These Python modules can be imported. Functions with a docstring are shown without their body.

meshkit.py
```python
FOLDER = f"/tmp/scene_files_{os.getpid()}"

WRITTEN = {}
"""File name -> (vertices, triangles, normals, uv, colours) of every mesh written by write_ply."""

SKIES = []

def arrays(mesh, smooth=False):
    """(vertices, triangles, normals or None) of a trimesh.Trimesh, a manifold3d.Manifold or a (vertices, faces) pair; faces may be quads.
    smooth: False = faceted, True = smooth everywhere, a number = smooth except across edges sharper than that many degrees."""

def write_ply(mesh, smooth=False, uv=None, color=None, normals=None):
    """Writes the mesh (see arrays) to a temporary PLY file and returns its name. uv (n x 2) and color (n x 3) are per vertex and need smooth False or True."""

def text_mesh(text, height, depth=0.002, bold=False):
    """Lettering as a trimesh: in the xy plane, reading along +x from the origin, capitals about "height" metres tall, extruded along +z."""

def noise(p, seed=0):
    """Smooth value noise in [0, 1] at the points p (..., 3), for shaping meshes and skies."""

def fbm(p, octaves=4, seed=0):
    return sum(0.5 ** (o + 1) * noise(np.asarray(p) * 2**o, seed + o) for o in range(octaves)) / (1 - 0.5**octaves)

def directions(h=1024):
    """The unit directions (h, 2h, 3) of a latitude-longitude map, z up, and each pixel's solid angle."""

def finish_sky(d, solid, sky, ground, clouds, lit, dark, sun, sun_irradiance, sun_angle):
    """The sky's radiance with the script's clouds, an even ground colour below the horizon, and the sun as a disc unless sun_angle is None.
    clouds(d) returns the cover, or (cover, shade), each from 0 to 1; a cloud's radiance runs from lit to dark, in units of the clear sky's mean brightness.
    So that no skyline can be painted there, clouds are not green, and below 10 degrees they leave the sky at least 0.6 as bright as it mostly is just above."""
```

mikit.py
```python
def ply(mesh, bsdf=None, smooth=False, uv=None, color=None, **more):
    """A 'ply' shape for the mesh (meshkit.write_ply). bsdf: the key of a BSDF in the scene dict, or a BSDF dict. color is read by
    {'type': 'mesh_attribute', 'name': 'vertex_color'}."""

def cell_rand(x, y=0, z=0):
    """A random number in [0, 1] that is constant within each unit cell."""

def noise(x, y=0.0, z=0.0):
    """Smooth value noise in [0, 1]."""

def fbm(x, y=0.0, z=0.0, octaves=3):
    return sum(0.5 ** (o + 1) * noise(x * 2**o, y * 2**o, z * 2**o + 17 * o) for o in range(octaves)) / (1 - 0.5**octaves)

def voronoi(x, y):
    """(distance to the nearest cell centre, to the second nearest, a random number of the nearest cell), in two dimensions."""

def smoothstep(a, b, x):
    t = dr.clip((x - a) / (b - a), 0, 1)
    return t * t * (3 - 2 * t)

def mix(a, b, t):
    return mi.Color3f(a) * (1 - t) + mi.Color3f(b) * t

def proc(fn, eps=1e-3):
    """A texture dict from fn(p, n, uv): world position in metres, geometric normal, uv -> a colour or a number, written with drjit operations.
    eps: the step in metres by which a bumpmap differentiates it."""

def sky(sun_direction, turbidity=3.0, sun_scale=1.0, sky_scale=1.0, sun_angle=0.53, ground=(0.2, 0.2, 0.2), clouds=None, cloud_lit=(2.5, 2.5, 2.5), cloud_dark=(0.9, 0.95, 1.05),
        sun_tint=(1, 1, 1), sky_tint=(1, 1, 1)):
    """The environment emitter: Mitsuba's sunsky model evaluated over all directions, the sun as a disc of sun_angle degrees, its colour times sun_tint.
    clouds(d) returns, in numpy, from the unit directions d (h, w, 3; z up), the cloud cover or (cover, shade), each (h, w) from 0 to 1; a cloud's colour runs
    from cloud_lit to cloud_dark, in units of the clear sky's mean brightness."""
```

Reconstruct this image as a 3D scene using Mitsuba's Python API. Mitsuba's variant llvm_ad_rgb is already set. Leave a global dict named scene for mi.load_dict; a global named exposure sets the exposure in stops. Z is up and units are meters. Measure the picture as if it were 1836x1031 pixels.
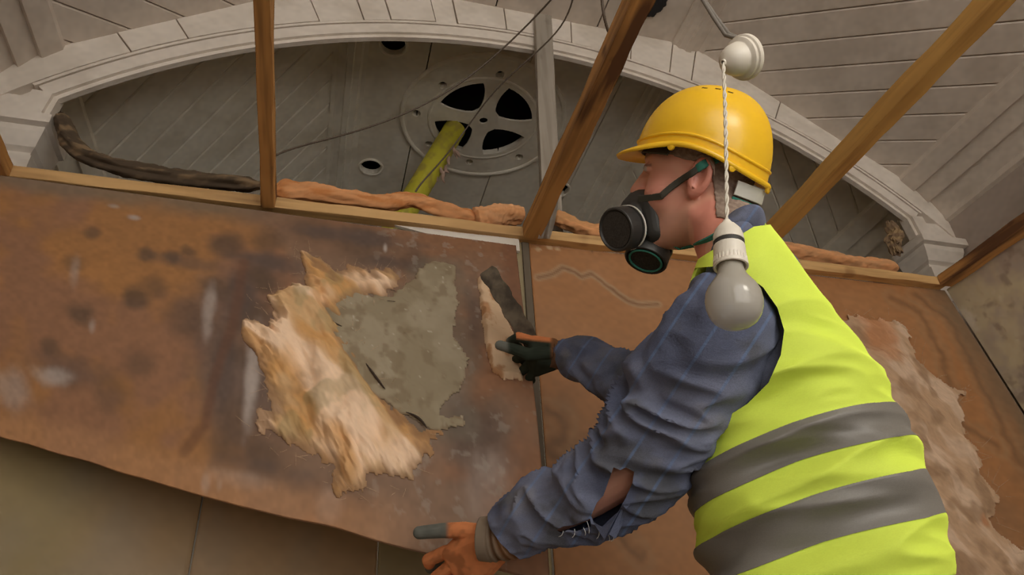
import math, random
import numpy as np, trimesh, shapely, manifold3d as m3
import shapely.geometry as sg
import mitsuba as mi, drjit as dr
import mikit, meshkit
from mikit import proc, ply, noise, fbm, smoothstep, mix
from scipy.spatial.transform import Rotation as Rot

T = mi.ScalarTransform4f
scene, labels = {'type': 'scene'}, {}
rng = np.random.default_rng(7)

# ---------------------------------------------------------------- camera, light, exposure
FPX = 1275.0
CAM = np.array([0.0, 0.0, 0.85])
RM = Rot.from_euler('xyz', [0.99335, -0.24702, 0.09687]).as_matrix()      # world -> camera (x right, y down, z ahead)
scene['camera'] = {'type': 'perspective', 'fov_axis': 'x', 'fov': math.degrees(2 * math.atan(918 / FPX)), 'near_clip': 0.05, 'far_clip': 60.0,
                   'to_world': T().look_at(origin=CAM.tolist(), target=(CAM + RM[2]).tolist(), up=(-RM[1]).tolist())}
exposure = -0.12
SKY = 2.7
scene['sky'] = {'type': 'constant', 'radiance': {'type': 'rgb', 'value': [SKY * 1.0, SKY * 0.95, SKY * 0.88]}}   # even overcast daylight, comes in through the open end of the room behind the camera
LAMP_POWER = 14.0
LAMP_AT = np.array([1.0, -0.85, 1.95]); LAMP_AIM = np.array([0.62, 1.05, 1.35])


def ray(x, y):
    return RM.T @ np.array([(x - 918) / FPX, (y - 515.5) / FPX, 1.0])


def PY(x, y, Y): r = ray(x, y); return CAM + r * (Y / r[1])
def PZ(x, y, Z): r = ray(x, y); return CAM + r * ((Z - CAM[2]) / r[2])
def PX(x, y, X): r = ray(x, y); return CAM + r * (X / r[0])
def PD(x, y, d): return CAM + ray(x, y) * d


def lin(r, g, b):
    c = np.array([r, g, b], float) / 255
    return np.where(c <= 0.04045, c / 12.92, ((c + 0.055) / 1.055) ** 2.4)


# ---------------------------------------------------------------- entries
def key_for(base):
    if base not in scene and base not in labels: return base
    k = 1
    while f'{base}_{k:03d}' in scene or f'{base}_{k:03d}' in labels: k += 1
    return f'{base}_{k:03d}'


def add(name, mesh, mat, parent=None, smooth=False, label=None, cat=None, group=None, kind=None, color=None, uv=None):
    key = key_for(f'{parent}__{name}' if parent else name)
    scene[key] = ply(mesh, mat, smooth=smooth, color=color, uv=uv)
    tag(key, label, cat, group, kind)
    return key


def tag(key, label=None, cat=None, group=None, kind=None):
    d = {k: v for k, v in (('label', label), ('category', cat), ('group', group), ('kind', kind)) if v}
    if d: labels[key] = {**labels.get(key, {}), **d}


def thing(name, label, cat=None, group=None, kind=None):
    key = key_for(name); tag(key, label, cat, group, kind); return key


# ---------------------------------------------------------------- meshes
def TM(man):
    m = man.to_mesh()
    return trimesh.Trimesh(np.array(m.vert_properties[:, :3], float), np.array(m.tri_verts), process=False)


def MAN(tm):
    return m3.Manifold(m3.Mesh(np.asarray(tm.vertices, np.float32), np.asarray(tm.faces, np.uint32)))


def box(a, b, bevel=0.0):
    a, b = np.minimum(a, b).astype(float), np.maximum(a, b).astype(float)
    if bevel <= 0:
        return trimesh.creation.box(bounds=[a, b])
    pts = []
    for k in range(3):
        lo, hi = a + bevel, b - bevel
        lo[k], hi[k] = a[k], b[k]
        pts += [[(lo, hi)[i][0], (lo, hi)[j][1], (lo, hi)[l][2]] for i in (0, 1) for j in (0, 1) for l in (0, 1)]
    return trimesh.convex.convex_hull(np.array(pts))


def obox(p, q, w, h, up=(0, 0, 1), bevel=0.003, rough=0.0, seed=0):
    """A timber from p to q (centre line), w wide and h high, edges bevelled; rough bends it a little."""
    p, q = np.array(p, float), np.array(q, float)
    L = np.linalg.norm(q - p); t = (q - p) / L
    s = np.cross(t, up); s /= np.linalg.norm(s); u = np.cross(s, t)
    b = bevel
    prof = np.array([(-w/2+b, -h/2), (w/2-b, -h/2), (w/2, -h/2+b), (w/2, h/2-b), (w/2-b, h/2), (-w/2+b, h/2), (-w/2, h/2-b), (-w/2, -h/2+b)])
    n = max(2, int(L / 0.04)) if rough else 2
    rows = []
    for i, k in enumerate(np.linspace(0, 1, n)):
        c = p + (q - p) * k
        pr = prof.copy()
        if rough:
            pr = pr + rough * (meshkit.noise(np.stack([np.full(8, k * L * 9), np.arange(8) * 1.7, np.full(8, seed * 3.1)], 1)) - 0.5)[:, None] * np.sign(prof)
        rows.append(c + pr[:, :1] * s + pr[:, 1:] * u)
    return loft(rows, True)


def loft(rows, caps=True):
    n, m = len(rows), len(rows[0])
    v = np.concatenate(rows)
    i, j = np.meshgrid(np.arange(n - 1), np.arange(m), indexing='ij')
    a, b, c, d = i * m + j, i * m + (j + 1) % m, (i + 1) * m + (j + 1) % m, (i + 1) * m + j
    f = np.concatenate([np.stack([a, b, c], -1).reshape(-1, 3), np.stack([a, c, d], -1).reshape(-1, 3)])
    if caps:
        v = np.vstack([v, rows[0].mean(0), rows[-1].mean(0)])
        k = np.arange(m); e = n * m
        f = np.vstack([f, np.stack([(k + 1) % m, k, k * 0 + e], 1), np.stack([(n - 1) * m + k, (n - 1) * m + (k + 1) % m, k * 0 + e + 1], 1)])
    return trimesh.Trimesh(v, f, process=False)


def tube(points, radius, sides=8):
    p = np.asarray(points, float)
    r = np.broadcast_to(radius, (len(p),))
    t = np.gradient(p, axis=0); t /= np.linalg.norm(t, axis=1, keepdims=True) + 1e-12
    a = np.zeros_like(p); ref = np.array([0.31, 0.52, 0.79])
    for i in range(len(p)):
        x = np.cross(t[i], ref); x /= np.linalg.norm(x); a[i] = x; ref = np.cross(x, t[i])
    b = np.cross(t, a); ang = np.arange(sides) * 2 * np.pi / sides
    return loft([p[i] + r[i] * (np.cos(ang)[:, None] * a[i] + np.sin(ang)[:, None] * b[i]) for i in range(len(p))])


def spline(pts, n=40):
    from scipy.interpolate import CubicSpline
    pts = np.asarray(pts, float)
    d = np.r_[0, np.cumsum(np.linalg.norm(np.diff(pts, axis=0), axis=1))]
    return CubicSpline(d, pts)(np.linspace(0, d[-1], n))


def lathe(profile, sides=48):
    """Profile of (radius, z) from bottom to top, closed at the axis when radius is 0."""
    ang = np.arange(sides) * 2 * np.pi / sides
    rows = [np.stack([np.cos(ang) * r, np.sin(ang) * r, np.full(sides, z)], 1) for r, z in profile]
    return loft(rows, True)


def frame_to(mesh, origin, z, x=None):
    z = np.array(z, float); z /= np.linalg.norm(z)
    x = np.array([0.3, 0.5, 0.1]) if x is None else np.array(x, float)
    x = x - z * (x @ z); x /= np.linalg.norm(x)
    R = np.stack([x, np.cross(z, x), z], 1)
    return trimesh.Trimesh(mesh.vertices @ R.T + origin, mesh.faces, process=False)


def prism(poly, h, z0=0.0):
    parts = [trimesh.creation.extrude_polygon(g, h, engine='earcut') for g in getattr(poly, 'geoms', [poly]) if g.area > 1e-6]
    m = trimesh.util.concatenate(parts); m.apply_translation([0, 0, z0]); return m


def on_plane(mesh, o, u, v):
    """The mesh's x, y, z along u, v and u x v from o."""
    u, v = np.array(u, float), np.array(v, float)
    n = np.cross(u, v)
    return trimesh.Trimesh(mesh.vertices @ np.stack([u, v, n]) + np.array(o, float), mesh.faces if np.dot(np.cross(u, v), n) > 0 else mesh.faces[:, ::-1], process=False)


def board(poly, th, bev):
    """A convex board: the face at z=0 is inset by bev, the back at z=th is full."""
    full, inset = poly, poly.buffer(-bev, join_style='mitre')
    if inset.is_empty: return None
    a, b = np.array(full.exterior.coords)[:-1], np.array(inset.exterior.coords)[:-1]
    pts = np.vstack([np.c_[b, np.zeros(len(b))], np.c_[a, np.full(len(a), bev)], np.c_[a, np.full(len(a), th)]])
    return trimesh.convex.convex_hull(pts)


def boards(parent, name, poly, ang, off0, width, o, u, v, mat, th=0.014, gap=0.0032, bev=0.0045):
    """Splits poly (plane coordinates along u, v) into parallel boards running at ang; each is one entry. The seen face is at z=0, the backs towards u x v."""
    d = np.array([math.cos(ang), math.sin(ang)]); n = np.array([-d[1], d[0]])
    c = np.array(poly.exterior.coords) @ n
    k0, k1 = math.floor((c.min() - off0) / width), math.ceil((c.max() - off0) / width)
    for k in range(k0, k1):
        a, b = off0 + k * width + gap / 2, off0 + (k + 1) * width - gap / 2
        strip = sg.Polygon([d * s + n * w for s, w in ((-9, a), (9, a), (9, b), (-9, b))])
        g = poly.intersection(strip)
        for piece in getattr(g, 'geoms', [g]):
            if piece.area < 2e-4: continue
            mesh = board(piece, th, bev) if not piece.interiors and piece.convex_hull.area < piece.area * 1.01 else prism(piece, th)
            if mesh is None: continue
            add(name, on_plane(mesh, o, u, v), mat() if callable(mat) else mat, parent)


# ---------------------------------------------------------------- materials
def bsdf(key, color, rough=0.6, bump=None, bump_scale=1.0, eps=1e-3, two=True, **more):
    b = {'type': 'principled', 'base_color': proc(color) if callable(color) else ({'type': 'rgb', 'value': [float(x) for x in color]} if not isinstance(color, dict) else color), 'roughness': rough, **more}
    if bump is not None:
        b = {'type': 'bumpmap', 'arbitrary': proc(bump, eps), 'scale': bump_scale, 'bsdf': b}
    scene[key] = {'type': 'twosided', 'bsdf': b} if two else b
    return key


def painted(base, dirt, s=1.0):
    base, dirt = list(map(float, base)), list(map(float, dirt))
    def fn(p, n, uv):
        a = fbm(p.x * 7 * s, p.y * 7 * s, p.z * 7 * s, 4)
        b = noise(p.x * 55, p.y * 55, p.z * 55)
        c = mix(base, dirt, 0.55 * smoothstep(0.42, 0.72, a))
        return c * (0.93 + 0.12 * b)
    return fn


def wood(base, dark, axis, streak=1.0, knots=0.6):
    base, dark = list(map(float, base)), list(map(float, dark))
    def fn(p, n, uv):
        q = [p.x, p.y, p.z]; l = q.pop(axis)
        g = fbm(q[0] * 70, q[1] * 70, l * 3.2, 3)
        b = fbm(q[0] * 14 + 3, q[1] * 14, l * 2.1, 3)
        k = noise(q[0] * 22 + 9, q[1] * 22, l * 13)
        t = 0.55 * smoothstep(0.35, 0.75, g) + streak * 0.65 * smoothstep(0.52, 0.72, b) + knots * smoothstep(0.80, 0.93, k)
        return mix(base, dark, dr.clip(t, 0, 1))
    return fn


bsdf('paint_front', painted((0.55, 0.485, 0.42), (0.44, 0.38, 0.32)), 0.55)
bsdf('paint_arch', painted((0.66, 0.60, 0.53), (0.50, 0.44, 0.37)), 0.5)
bsdf('paint_rear', painted((0.80, 0.755, 0.655), (0.62, 0.56, 0.45)), 0.55)
bsdf('paint_wall', painted((0.36, 0.30, 0.26), (0.27, 0.22, 0.18)), 0.7)
bsdf('timber_y', wood((0.44, 0.225, 0.07), (0.095, 0.04, 0.016), 1, 1.35), 0.6)
bsdf('timber_y_pale', wood((0.52, 0.30, 0.085), (0.30, 0.145, 0.04), 1, 0.6, 0.3), 0.6)
bsdf('timber_x', wood((0.54, 0.33, 0.135), (0.27, 0.135, 0.045), 0, 0.5, 0.5), 0.6)
bsdf('timber_grey', wood((0.30, 0.265, 0.22), (0.19, 0.16, 0.125), 2, 0.7, 0.3), 0.75)
bsdf('void', (0.012, 0.012, 0.014), 0.9)
bsdf('vertex', {'type': 'mesh_attribute', 'name': 'vertex_color'}, 0.62)
bsdf('vertex_matte', {'type': 'mesh_attribute', 'name': 'vertex_color'}, 0.95, specular=0.1)
bsdf('vertex_satin', {'type': 'mesh_attribute', 'name': 'vertex_color'}, 0.42)


def plaster(p, n, uv):
    a = fbm(p.y * 9, p.z * 9, p.x * 9, 4); b = fbm(p.y * 26 + 5, p.z * 26, p.x * 26, 3)
    c = mix([0.38, 0.315, 0.26], [0.50, 0.43, 0.29], smoothstep(0.40, 0.66, a))
    c = mix(c, [0.25, 0.19, 0.145], 0.7 * smoothstep(0.55, 0.78, b))
    return mix(c, [0.60, 0.55, 0.48], 0.6 * smoothstep(0.58, 0.80, fbm(p.y * 15 + 2, p.z * 15, p.x * 3, 4)))


bsdf('plaster', plaster, 0.85, bump=lambda p, n, uv: 0.004 * fbm(p.y * 30, p.z * 30, p.x * 30, 3))


def floor_fn(p, n, uv):
    g = fbm(p.x * 3, p.y * 40, 0, 3)
    return mix([0.20, 0.14, 0.09], [0.11, 0.075, 0.05], g) * (0.75 + 0.4 * mikit.cell_rand(0, p.y / 0.14, 0))


bsdf('floor_wood', floor_fn, 0.7)

# ---------------------------------------------------------------- room shell
XC = 0.72                      # middle of the room; the far wall is at Y = 1.75, the arch at Y = 1.87
YB, YA, YE = -2.4, 1.87, 4.6   # open end behind the camera, arch, end of the space beyond
CANT = 0.78                    # rise per run of the canted ceiling sides
add('floor', box((-1.3, YB, -0.05), (2.8, YE, 0.0)), 'floor_wood', kind='structure', label='bare wooden floor under the man')

ceil = thing('ceiling', 'white painted diagonal matchboard ceiling before and behind the arch', kind='structure')
lo, hi = 1.67, 0.76
zlo, zhi = 2.80, 3.46
for s in (1, -1):
    a = np.array([XC + s * lo, 0, zlo]); b = np.array([XC + s * hi, 0, zhi]); t = (b - a) / np.linalg.norm(b - a)
    Lt = np.linalg.norm(b - a)
    u, v = np.array([0, 1.0, 0]), t
    nrm = np.cross(u, v)
    up = 1 if nrm[2] > 0 else -1
    for y0, y1, ang, off, mat in ((YB, YA + 0.05, 1, None, 'paint_front'), (YA + 0.05, YE, -1, None, 'paint_rear')):
        poly = sg.box(y0, 0, y1, Lt)
        if ang > 0: th, off0 = math.radians(50.5), (-0.6255 if s > 0 else -1.2645)
        else: th, off0 = math.radians(-51), 2.144
        if up > 0:
            boards(ceil, 'board', poly, th, off0, 0.1185, a, u, v, mat)
        else:     # mirror so that the backs point upwards: swap the axes
            sw = lambda q: sg.Polygon([(y, x) for x, y in q.exterior.coords])
            th2 = math.pi / 2 - th
            boards(ceil, 'board', sw(poly), th2, -off0, 0.1185, a, v, u, mat)
# centre strip in front of the arch: boards along Y; behind the arch with ventilator holes
VH = np.array([0.655, 2.493])
holes_small = [(0.30, -88), (0.335, 176), (0.328, 137), (0.315, 91), (0.332, 42), (0.30, -143), (0.33, 0), (0.30, -40)]
HA = [-133, -43, 47, 137]
holes_big = [(0.142, 2.958), (0.162, 2.134), (1.181, 2.09), (1.202, 2.938)]
cut = [sg.Point(*VH).buffer(0.255)] + [sg.Point(VH[0] + r * math.cos(math.radians(a)), VH[1] + r * math.sin(math.radians(a))).buffer(0.021) for r, a in holes_small] + [sg.Point(*p).buffer(0.056, 24) for p in holes_big]
cut = shapely.union_all(cut)
for x0, x1, y0, y1, mat, off0, w in ((XC - hi, XC + hi, YB, YA + 0.05, 'paint_front', 0.1, 0.46), (XC - hi, XC + hi, YA + 0.05, YE, 'paint_rear', 0.327, 0.46)):
    k = math.floor((x0 - off0) / w)
    while off0 + k * w < x1:
        xa, xb = max(x0, off0 + k * w + 0.003), min(x1, off0 + (k + 1) * w - 0.003)
        if xb - xa > 0.01:
            g = sg.box(xa, y0, xb, y1)
            if y1 > 3: g = g.difference(cut)
            for piece in getattr(g, 'geoms', [g]):
                if piece.area > 1e-3: add('board', prism(piece, 0.014 if y1 < 3 else 0.032, zhi), mat, ceil)
        k += 1
# unseen shell above, coloured near black to keep the ceiling holes dark
prof = [(-1.95, 2.3), (-1.95, 2.75), (-0.95, 3.62), (0.95, 3.62), (1.95, 2.75), (1.95, 2.3), (1.99, 2.3), (1.99, 2.77), (0.97, 3.66), (-0.97, 3.66), (-1.99, 2.77), (-1.99, 2.3)]
unseen_roof = trimesh.creation.extrude_polygon(sg.Polygon([(XC + x, z) for x, z in prof]), YE - YB + 0.1, engine='earcut')
add('unseen_roof', on_plane(unseen_roof, (0, YE + 0.05, 0), (1, 0, 0), (0, 0, 1)), 'void', kind='structure', label='near black shell out of view above the boarded ceiling, keeps its holes dark')
# ribs between the flat middle and the canted sides, cornices at the eaves; swept mouldings
def sweep_y(profile, y0, y1):
    m = trimesh.creation.extrude_polygon(sg.Polygon(profile), y1 - y0, engine='earcut')
    return on_plane(m, (0, y1, 0), (1, 0, 0), (0, 0, 1))
trim_n = 0
for s in (1, -1):
    for y0, y1, mat, where in ((YB, YA, 'paint_front', 'in front of the arch'), (YA + 0.10, YE, 'paint_rear', 'behind the arch')):
        cx = XC + s * 0.735
        pr = [(-0.075, 0.01), (-0.075, -0.012), (-0.055, -0.018), (-0.045, -0.034), (-0.018, -0.038), (-0.012, -0.05), (0.012, -0.05), (0.018, -0.038), (0.045, -0.034), (0.055, -0.03), (0.075, -0.045), (0.075, 0.01)]
        trim_n += 1
        add(f'trim_{trim_n}', sweep_y([(cx + s * x, zhi + z) for x, z in pr], y0, y1), mat, kind='structure',
            label=f'moulded rib between flat and canted ceiling {where}, {"right" if s > 0 else "left"} side')
        c0 = np.array([XC + s * 1.80, 2.60])
        pr = [(0.0, 0.20), (-0.165, 0.235), (-0.165, 0.203), (-0.118, 0.150), (-0.104, 0.162), (-0.066, 0.095), (-0.052, 0.107), (-0.014, 0.035), (-0.014, 0.010), (0.0, 0.0)]
        trim_n += 1
        add(f'trim_{trim_n}', sweep_y([(c0[0] + s * x, c0[1] + z) for x, z in pr], y0, y1), mat, kind='structure',
            label=f'stepped cornice moulding along the {"right" if s > 0 else "left"} eaves {where}')
# outer walls above the lining, end wall of the space beyond
for s, side in ((1, 'right'), (-1, 'left')):
    x = XC + s * 1.80
    add(f'wall_{side}_upper', box((x, YB, 0.0), (x + s * 0.05, YE, 2.85)), 'paint_wall', kind='structure', label=f'faded painted {side} carriage wall above the lining')
add('wall_end', box((-1.3, YE, 0), (2.8, YE + 0.05, 3.6)), 'paint_rear', kind='structure', label='end wall of the space beyond the arch')
# side linings (they lean out a little towards the floor), with a top ledge
def lining(s, xt, xb):
    pts = [(xt, 2.165), (xb, 1.68), (xb + s * 0.0, 0.0), (XC + s * 1.795, 0.0), (XC + s * 1.795, 2.165)]
    return sweep_y(pts, YB, 1.745)
add('wall_right', lining(1, 2.216, 2.322), 'plaster', kind='structure', label='mottled flaking plaster side wall at right')
add('wall_left', lining(-1, -0.935, -0.96), 'plaster', kind='structure', label='side wall at left')

# far wall: studs and hardboard sheets
wall = thing('wall_back', 'far wall lined with stained brown hardboard sheets', kind='structure')


def sheet(fn_pos, ns, nt, th, colfn):
    """A bent sheet: fn_pos(s, t) -> points (front), s and t from 0 to 1; thickness th along the front normal backwards. Returns mesh and colours."""
    S, Tt = np.meshgrid(np.linspace(0, 1, ns), np.linspace(0, 1, nt), indexing='ij')
    P = fn_pos(S, Tt)
    n = np.cross(np.gradient(P, axis=0), np.gradient(P, axis=1)); n /= np.linalg.norm(n, axis=-1, keepdims=True)
    n *= np.sign(n[ns // 2, nt // 2, 1]) 
    Q = P + n * th
    v = np.vstack([P.reshape(-1, 3), Q.reshape(-1, 3)])
    i, j = np.meshgrid(np.arange(ns - 1), np.arange(nt - 1), indexing='ij')
    a = (i * nt + j).ravel(); b = a + nt; c = b + 1; d = a + 1; N = ns * nt
    f = [np.stack([a, d, c], 1), np.stack([a, c, b], 1), N + np.stack([a, c, d], 1), N + np.stack([a, b, c], 1)]
    per = np.r_[np.arange(nt), np.arange(1, ns) * nt + nt - 1, (ns - 1) * nt + np.arange(nt - 2, -1, -1), np.arange(ns - 2, 0, -1) * nt]
    nx = np.roll(per, -1)
    f += [np.stack([per, nx, nx + N], 1), np.stack([per, nx + N, per + N], 1)]
    f = np.vstack(f)
    m = trimesh.Trimesh(v, f, process=False)
    k = f[0]; nn = np.cross(v[k[1]] - v[k[0]], v[k[2]] - v[k[0]])
    if nn @ n.reshape(-1, 3)[0] > 0: m = trimesh.Trimesh(v, f[:, ::-1], process=False)
    col = colfn(S.ravel(), Tt.ravel(), P.reshape(-1, 3))
    return m, np.vstack([col, col * 0.8]), P, n


def mixc(c, d, t): return c * (1 - t[..., None]) + np.asarray(d, float) * t[..., None]
def sst(a, b, x): t = np.clip((x - a) / (b - a), 0, 1); return t * t * (3 - 2 * t)
def nz(P, f, seed=0, oct=4): return meshkit.fbm(np.asarray(P) * f, oct, seed)
def seg_dist(X, Z, pts):
    d = np.full(X.shape, 9.0); 
    for (ax, az), (bx, bz) in zip(pts[:-1], pts[1:]):
        t = np.clip(((X - ax) * (bx - ax) + (Z - az) * (bz - az)) / ((bx - ax) ** 2 + (bz - az) ** 2), 0, 1)
        d = np.minimum(d, np.hypot(X - ax - t * (bx - ax), Z - az - t * (bz - az)))
    return d


BROWN = np.array([0.295, 0.130, 0.046])


def right_cols(S, Tt, P):
    c = np.tile(BROWN * 1.05, (len(P), 1))
    c = mixc(c, (0.33, 0.155, 0.062), sst(0.4, 0.7, nz(P, 3.0, 1)))
    c = mixc(c, (0.19, 0.10, 0.048), 0.6 * sst(0.45, 0.75, nz(P, 4.5, 2)) * sst(2.0, 1.55, P[:, 2]))
    w = [PY(*p, 1.75)[[0, 2]] for p in ((965, 497), (990, 492), (1008, 480), (1030, 487), (1042, 497), (1060, 490), (1080, 505), (1100, 522), (1125, 540), (1145, 546), (1180, 545))]
    wob = 0.012 * (nz(P, 25, 5, 2) - 0.5)
    d = seg_dist(P[:, 0] + wob, P[:, 2] + wob, w)
    c = mixc(c, (0.36, 0.24, 0.14), 0.75 * np.exp(-((d - 0.008) / 0.006) ** 2) * (P[:, 2] > 1.9))
    c = mixc(c, (0.13, 0.065, 0.03), 0.6 * np.exp(-(d / 0.006) ** 2))
    for q in ([(1600, 535), (1650, 560), (1690, 640), (1720, 760), (1790, 800)], [(1640, 530), (1700, 570), (1760, 690), (1830, 830)], [(980, 735), (1000, 740), (1015, 760), (1005, 790), (980, 800), (1010, 830), (985, 850)], [(1040, 870), (1080, 900), (1110, 960), (1150, 1000)]):
        d = seg_dist(P[:, 0] + 3 * wob, P[:, 2] + 2 * wob, [PY(*p, 1.75)[[0, 2]] for p in q])
        c = mixc(c, (0.125, 0.07, 0.035), 0.55 * np.exp(-(d / 0.014) ** 2))
        c = mixc(c, (0.27, 0.17, 0.09), 0.35 * np.exp(-((d - 0.03) / 0.012) ** 2))
    for q, r in (((947, 488), .006), ((952, 552), .008), ((1062, 450), .004)):
        d = np.hypot(*(P[:, [0, 2]] - PY(*q, 1.75)[[0, 2]]).T)
        c = mixc(c, (0.035, 0.022, 0.015), 0.85 * sst(r * 1.5, r * 0.6, d))
    for q in ((965, 447), (985, 444), (1000, 446), (1035, 442), (1078, 447), (1095, 450), (1460, 487), (1475, 492), (1505, 490)):
        d = np.hypot(*((P[:, [0, 2]] - PY(*q, 1.75)[[0, 2]]) * [0.6, 1]).T)
        c = mixc(c, (0.5, 0.36, 0.22), 0.8 * sst(0.009, 0.004, d + 0.006 * (nz(P, 70, 8, 2) - .5)))
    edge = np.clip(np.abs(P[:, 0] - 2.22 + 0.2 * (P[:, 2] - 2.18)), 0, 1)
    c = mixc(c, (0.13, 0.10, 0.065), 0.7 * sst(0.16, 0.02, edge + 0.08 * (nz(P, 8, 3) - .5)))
    return c * (0.9 + 0.2 * nz(P, 60, 4, 2))[:, None]


def flat_sheet(x0, x1, z0, z1, y, colfn, ns, nt, xr=None):
    def pos(S, Tt):
        z = z1 + (z0 - z1) * Tt
        xb = x1 if xr is None else xr(z)
        return np.stack([x0 + (xb - x0) * S, np.full_like(S, y) + 0.003 * (nz(np.stack([S * 3, Tt * 3, S * 0 + x0], -1), 1, 3, 2) - 0.5), z], -1)
    return sheet(pos, ns, nt, 0.005, colfn)


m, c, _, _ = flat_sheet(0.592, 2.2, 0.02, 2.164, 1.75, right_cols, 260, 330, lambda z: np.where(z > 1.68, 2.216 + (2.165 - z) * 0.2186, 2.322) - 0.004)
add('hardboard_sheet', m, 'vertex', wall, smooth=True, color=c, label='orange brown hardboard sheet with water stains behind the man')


def low_cols(k):
    def f(S, Tt, P):
        base = ((0.25, 0.185, 0.082), (0.32, 0.195, 0.090), (0.30, 0.235, 0.115))[k]
        c = np.tile(np.array(base), (len(P), 1))
        c = mixc(c, (0.32, 0.195, 0.092), 0.8 * sst(-.55, -.35, P[:, 0]) * sst(-.1, -.22, P[:, 0]))
        c = mixc(c, (0.235, 0.195, 0.145), 0.5 * sst(0.42, 0.72, nz(P * [1, 1, 0.4], 5, 2 + k)))
        return c * (0.92 + 0.16 * nz(P, 50, 3, 2))[:, None]
    return f


for k, (x0, x1) in enumerate(((-0.955, -0.242), (-0.238, 0.16), (0.163, 0.586))):
    m, c, _, _ = flat_sheet(x0, x1, 0.02, 2.1 if k < 2 else 2.164, 1.752, low_cols(k), 60, 160)
    add('hardboard_sheet', m, 'vertex', wall, smooth=True, color=c, label=('olive brown lower wall sheet at the left edge', 'brown lower wall sheet right of the seam', 'olive lower wall sheet behind the lifted panel')[k])
for x in (-0.80, -0.24, 0.565, 1.2, 1.75):
    add('stud', box((x - 0.022, 1.757, 0.0), (x + 0.022, 1.80, 2.165), 0.002), 'timber_grey', wall)
# narrow grey cover strip in the gap between the sheets, white packing strip under the plate
add('cover_strip', obox((0.578, 1.747, 2.16), (0.575, 1.747, 1.30), 0.022, 0.008, up=(0, 1, 0), bevel=0.001), 'strip_dark', wall, label='thin grey strip in the gap between two sheets')
bsdf('strip_dark', (0.115, 0.09, 0.062), 0.8)
bsdf('white_strip', painted((0.62, 0.58, 0.52), (0.5, 0.45, 0.38)), 0.8)
q = [PY(688, 398, 1.735), PY(930, 424, 1.735), PY(932, 450, 1.735), PY(800, 428, 1.735)]
pm = trimesh.convex.convex_hull(np.vstack([np.array(q), np.array(q) + [0, 0.012, 0]]))
add('packing_strip', pm, 'white_strip', wall, label='white wedge showing between timber plate and loosened panel')

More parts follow.
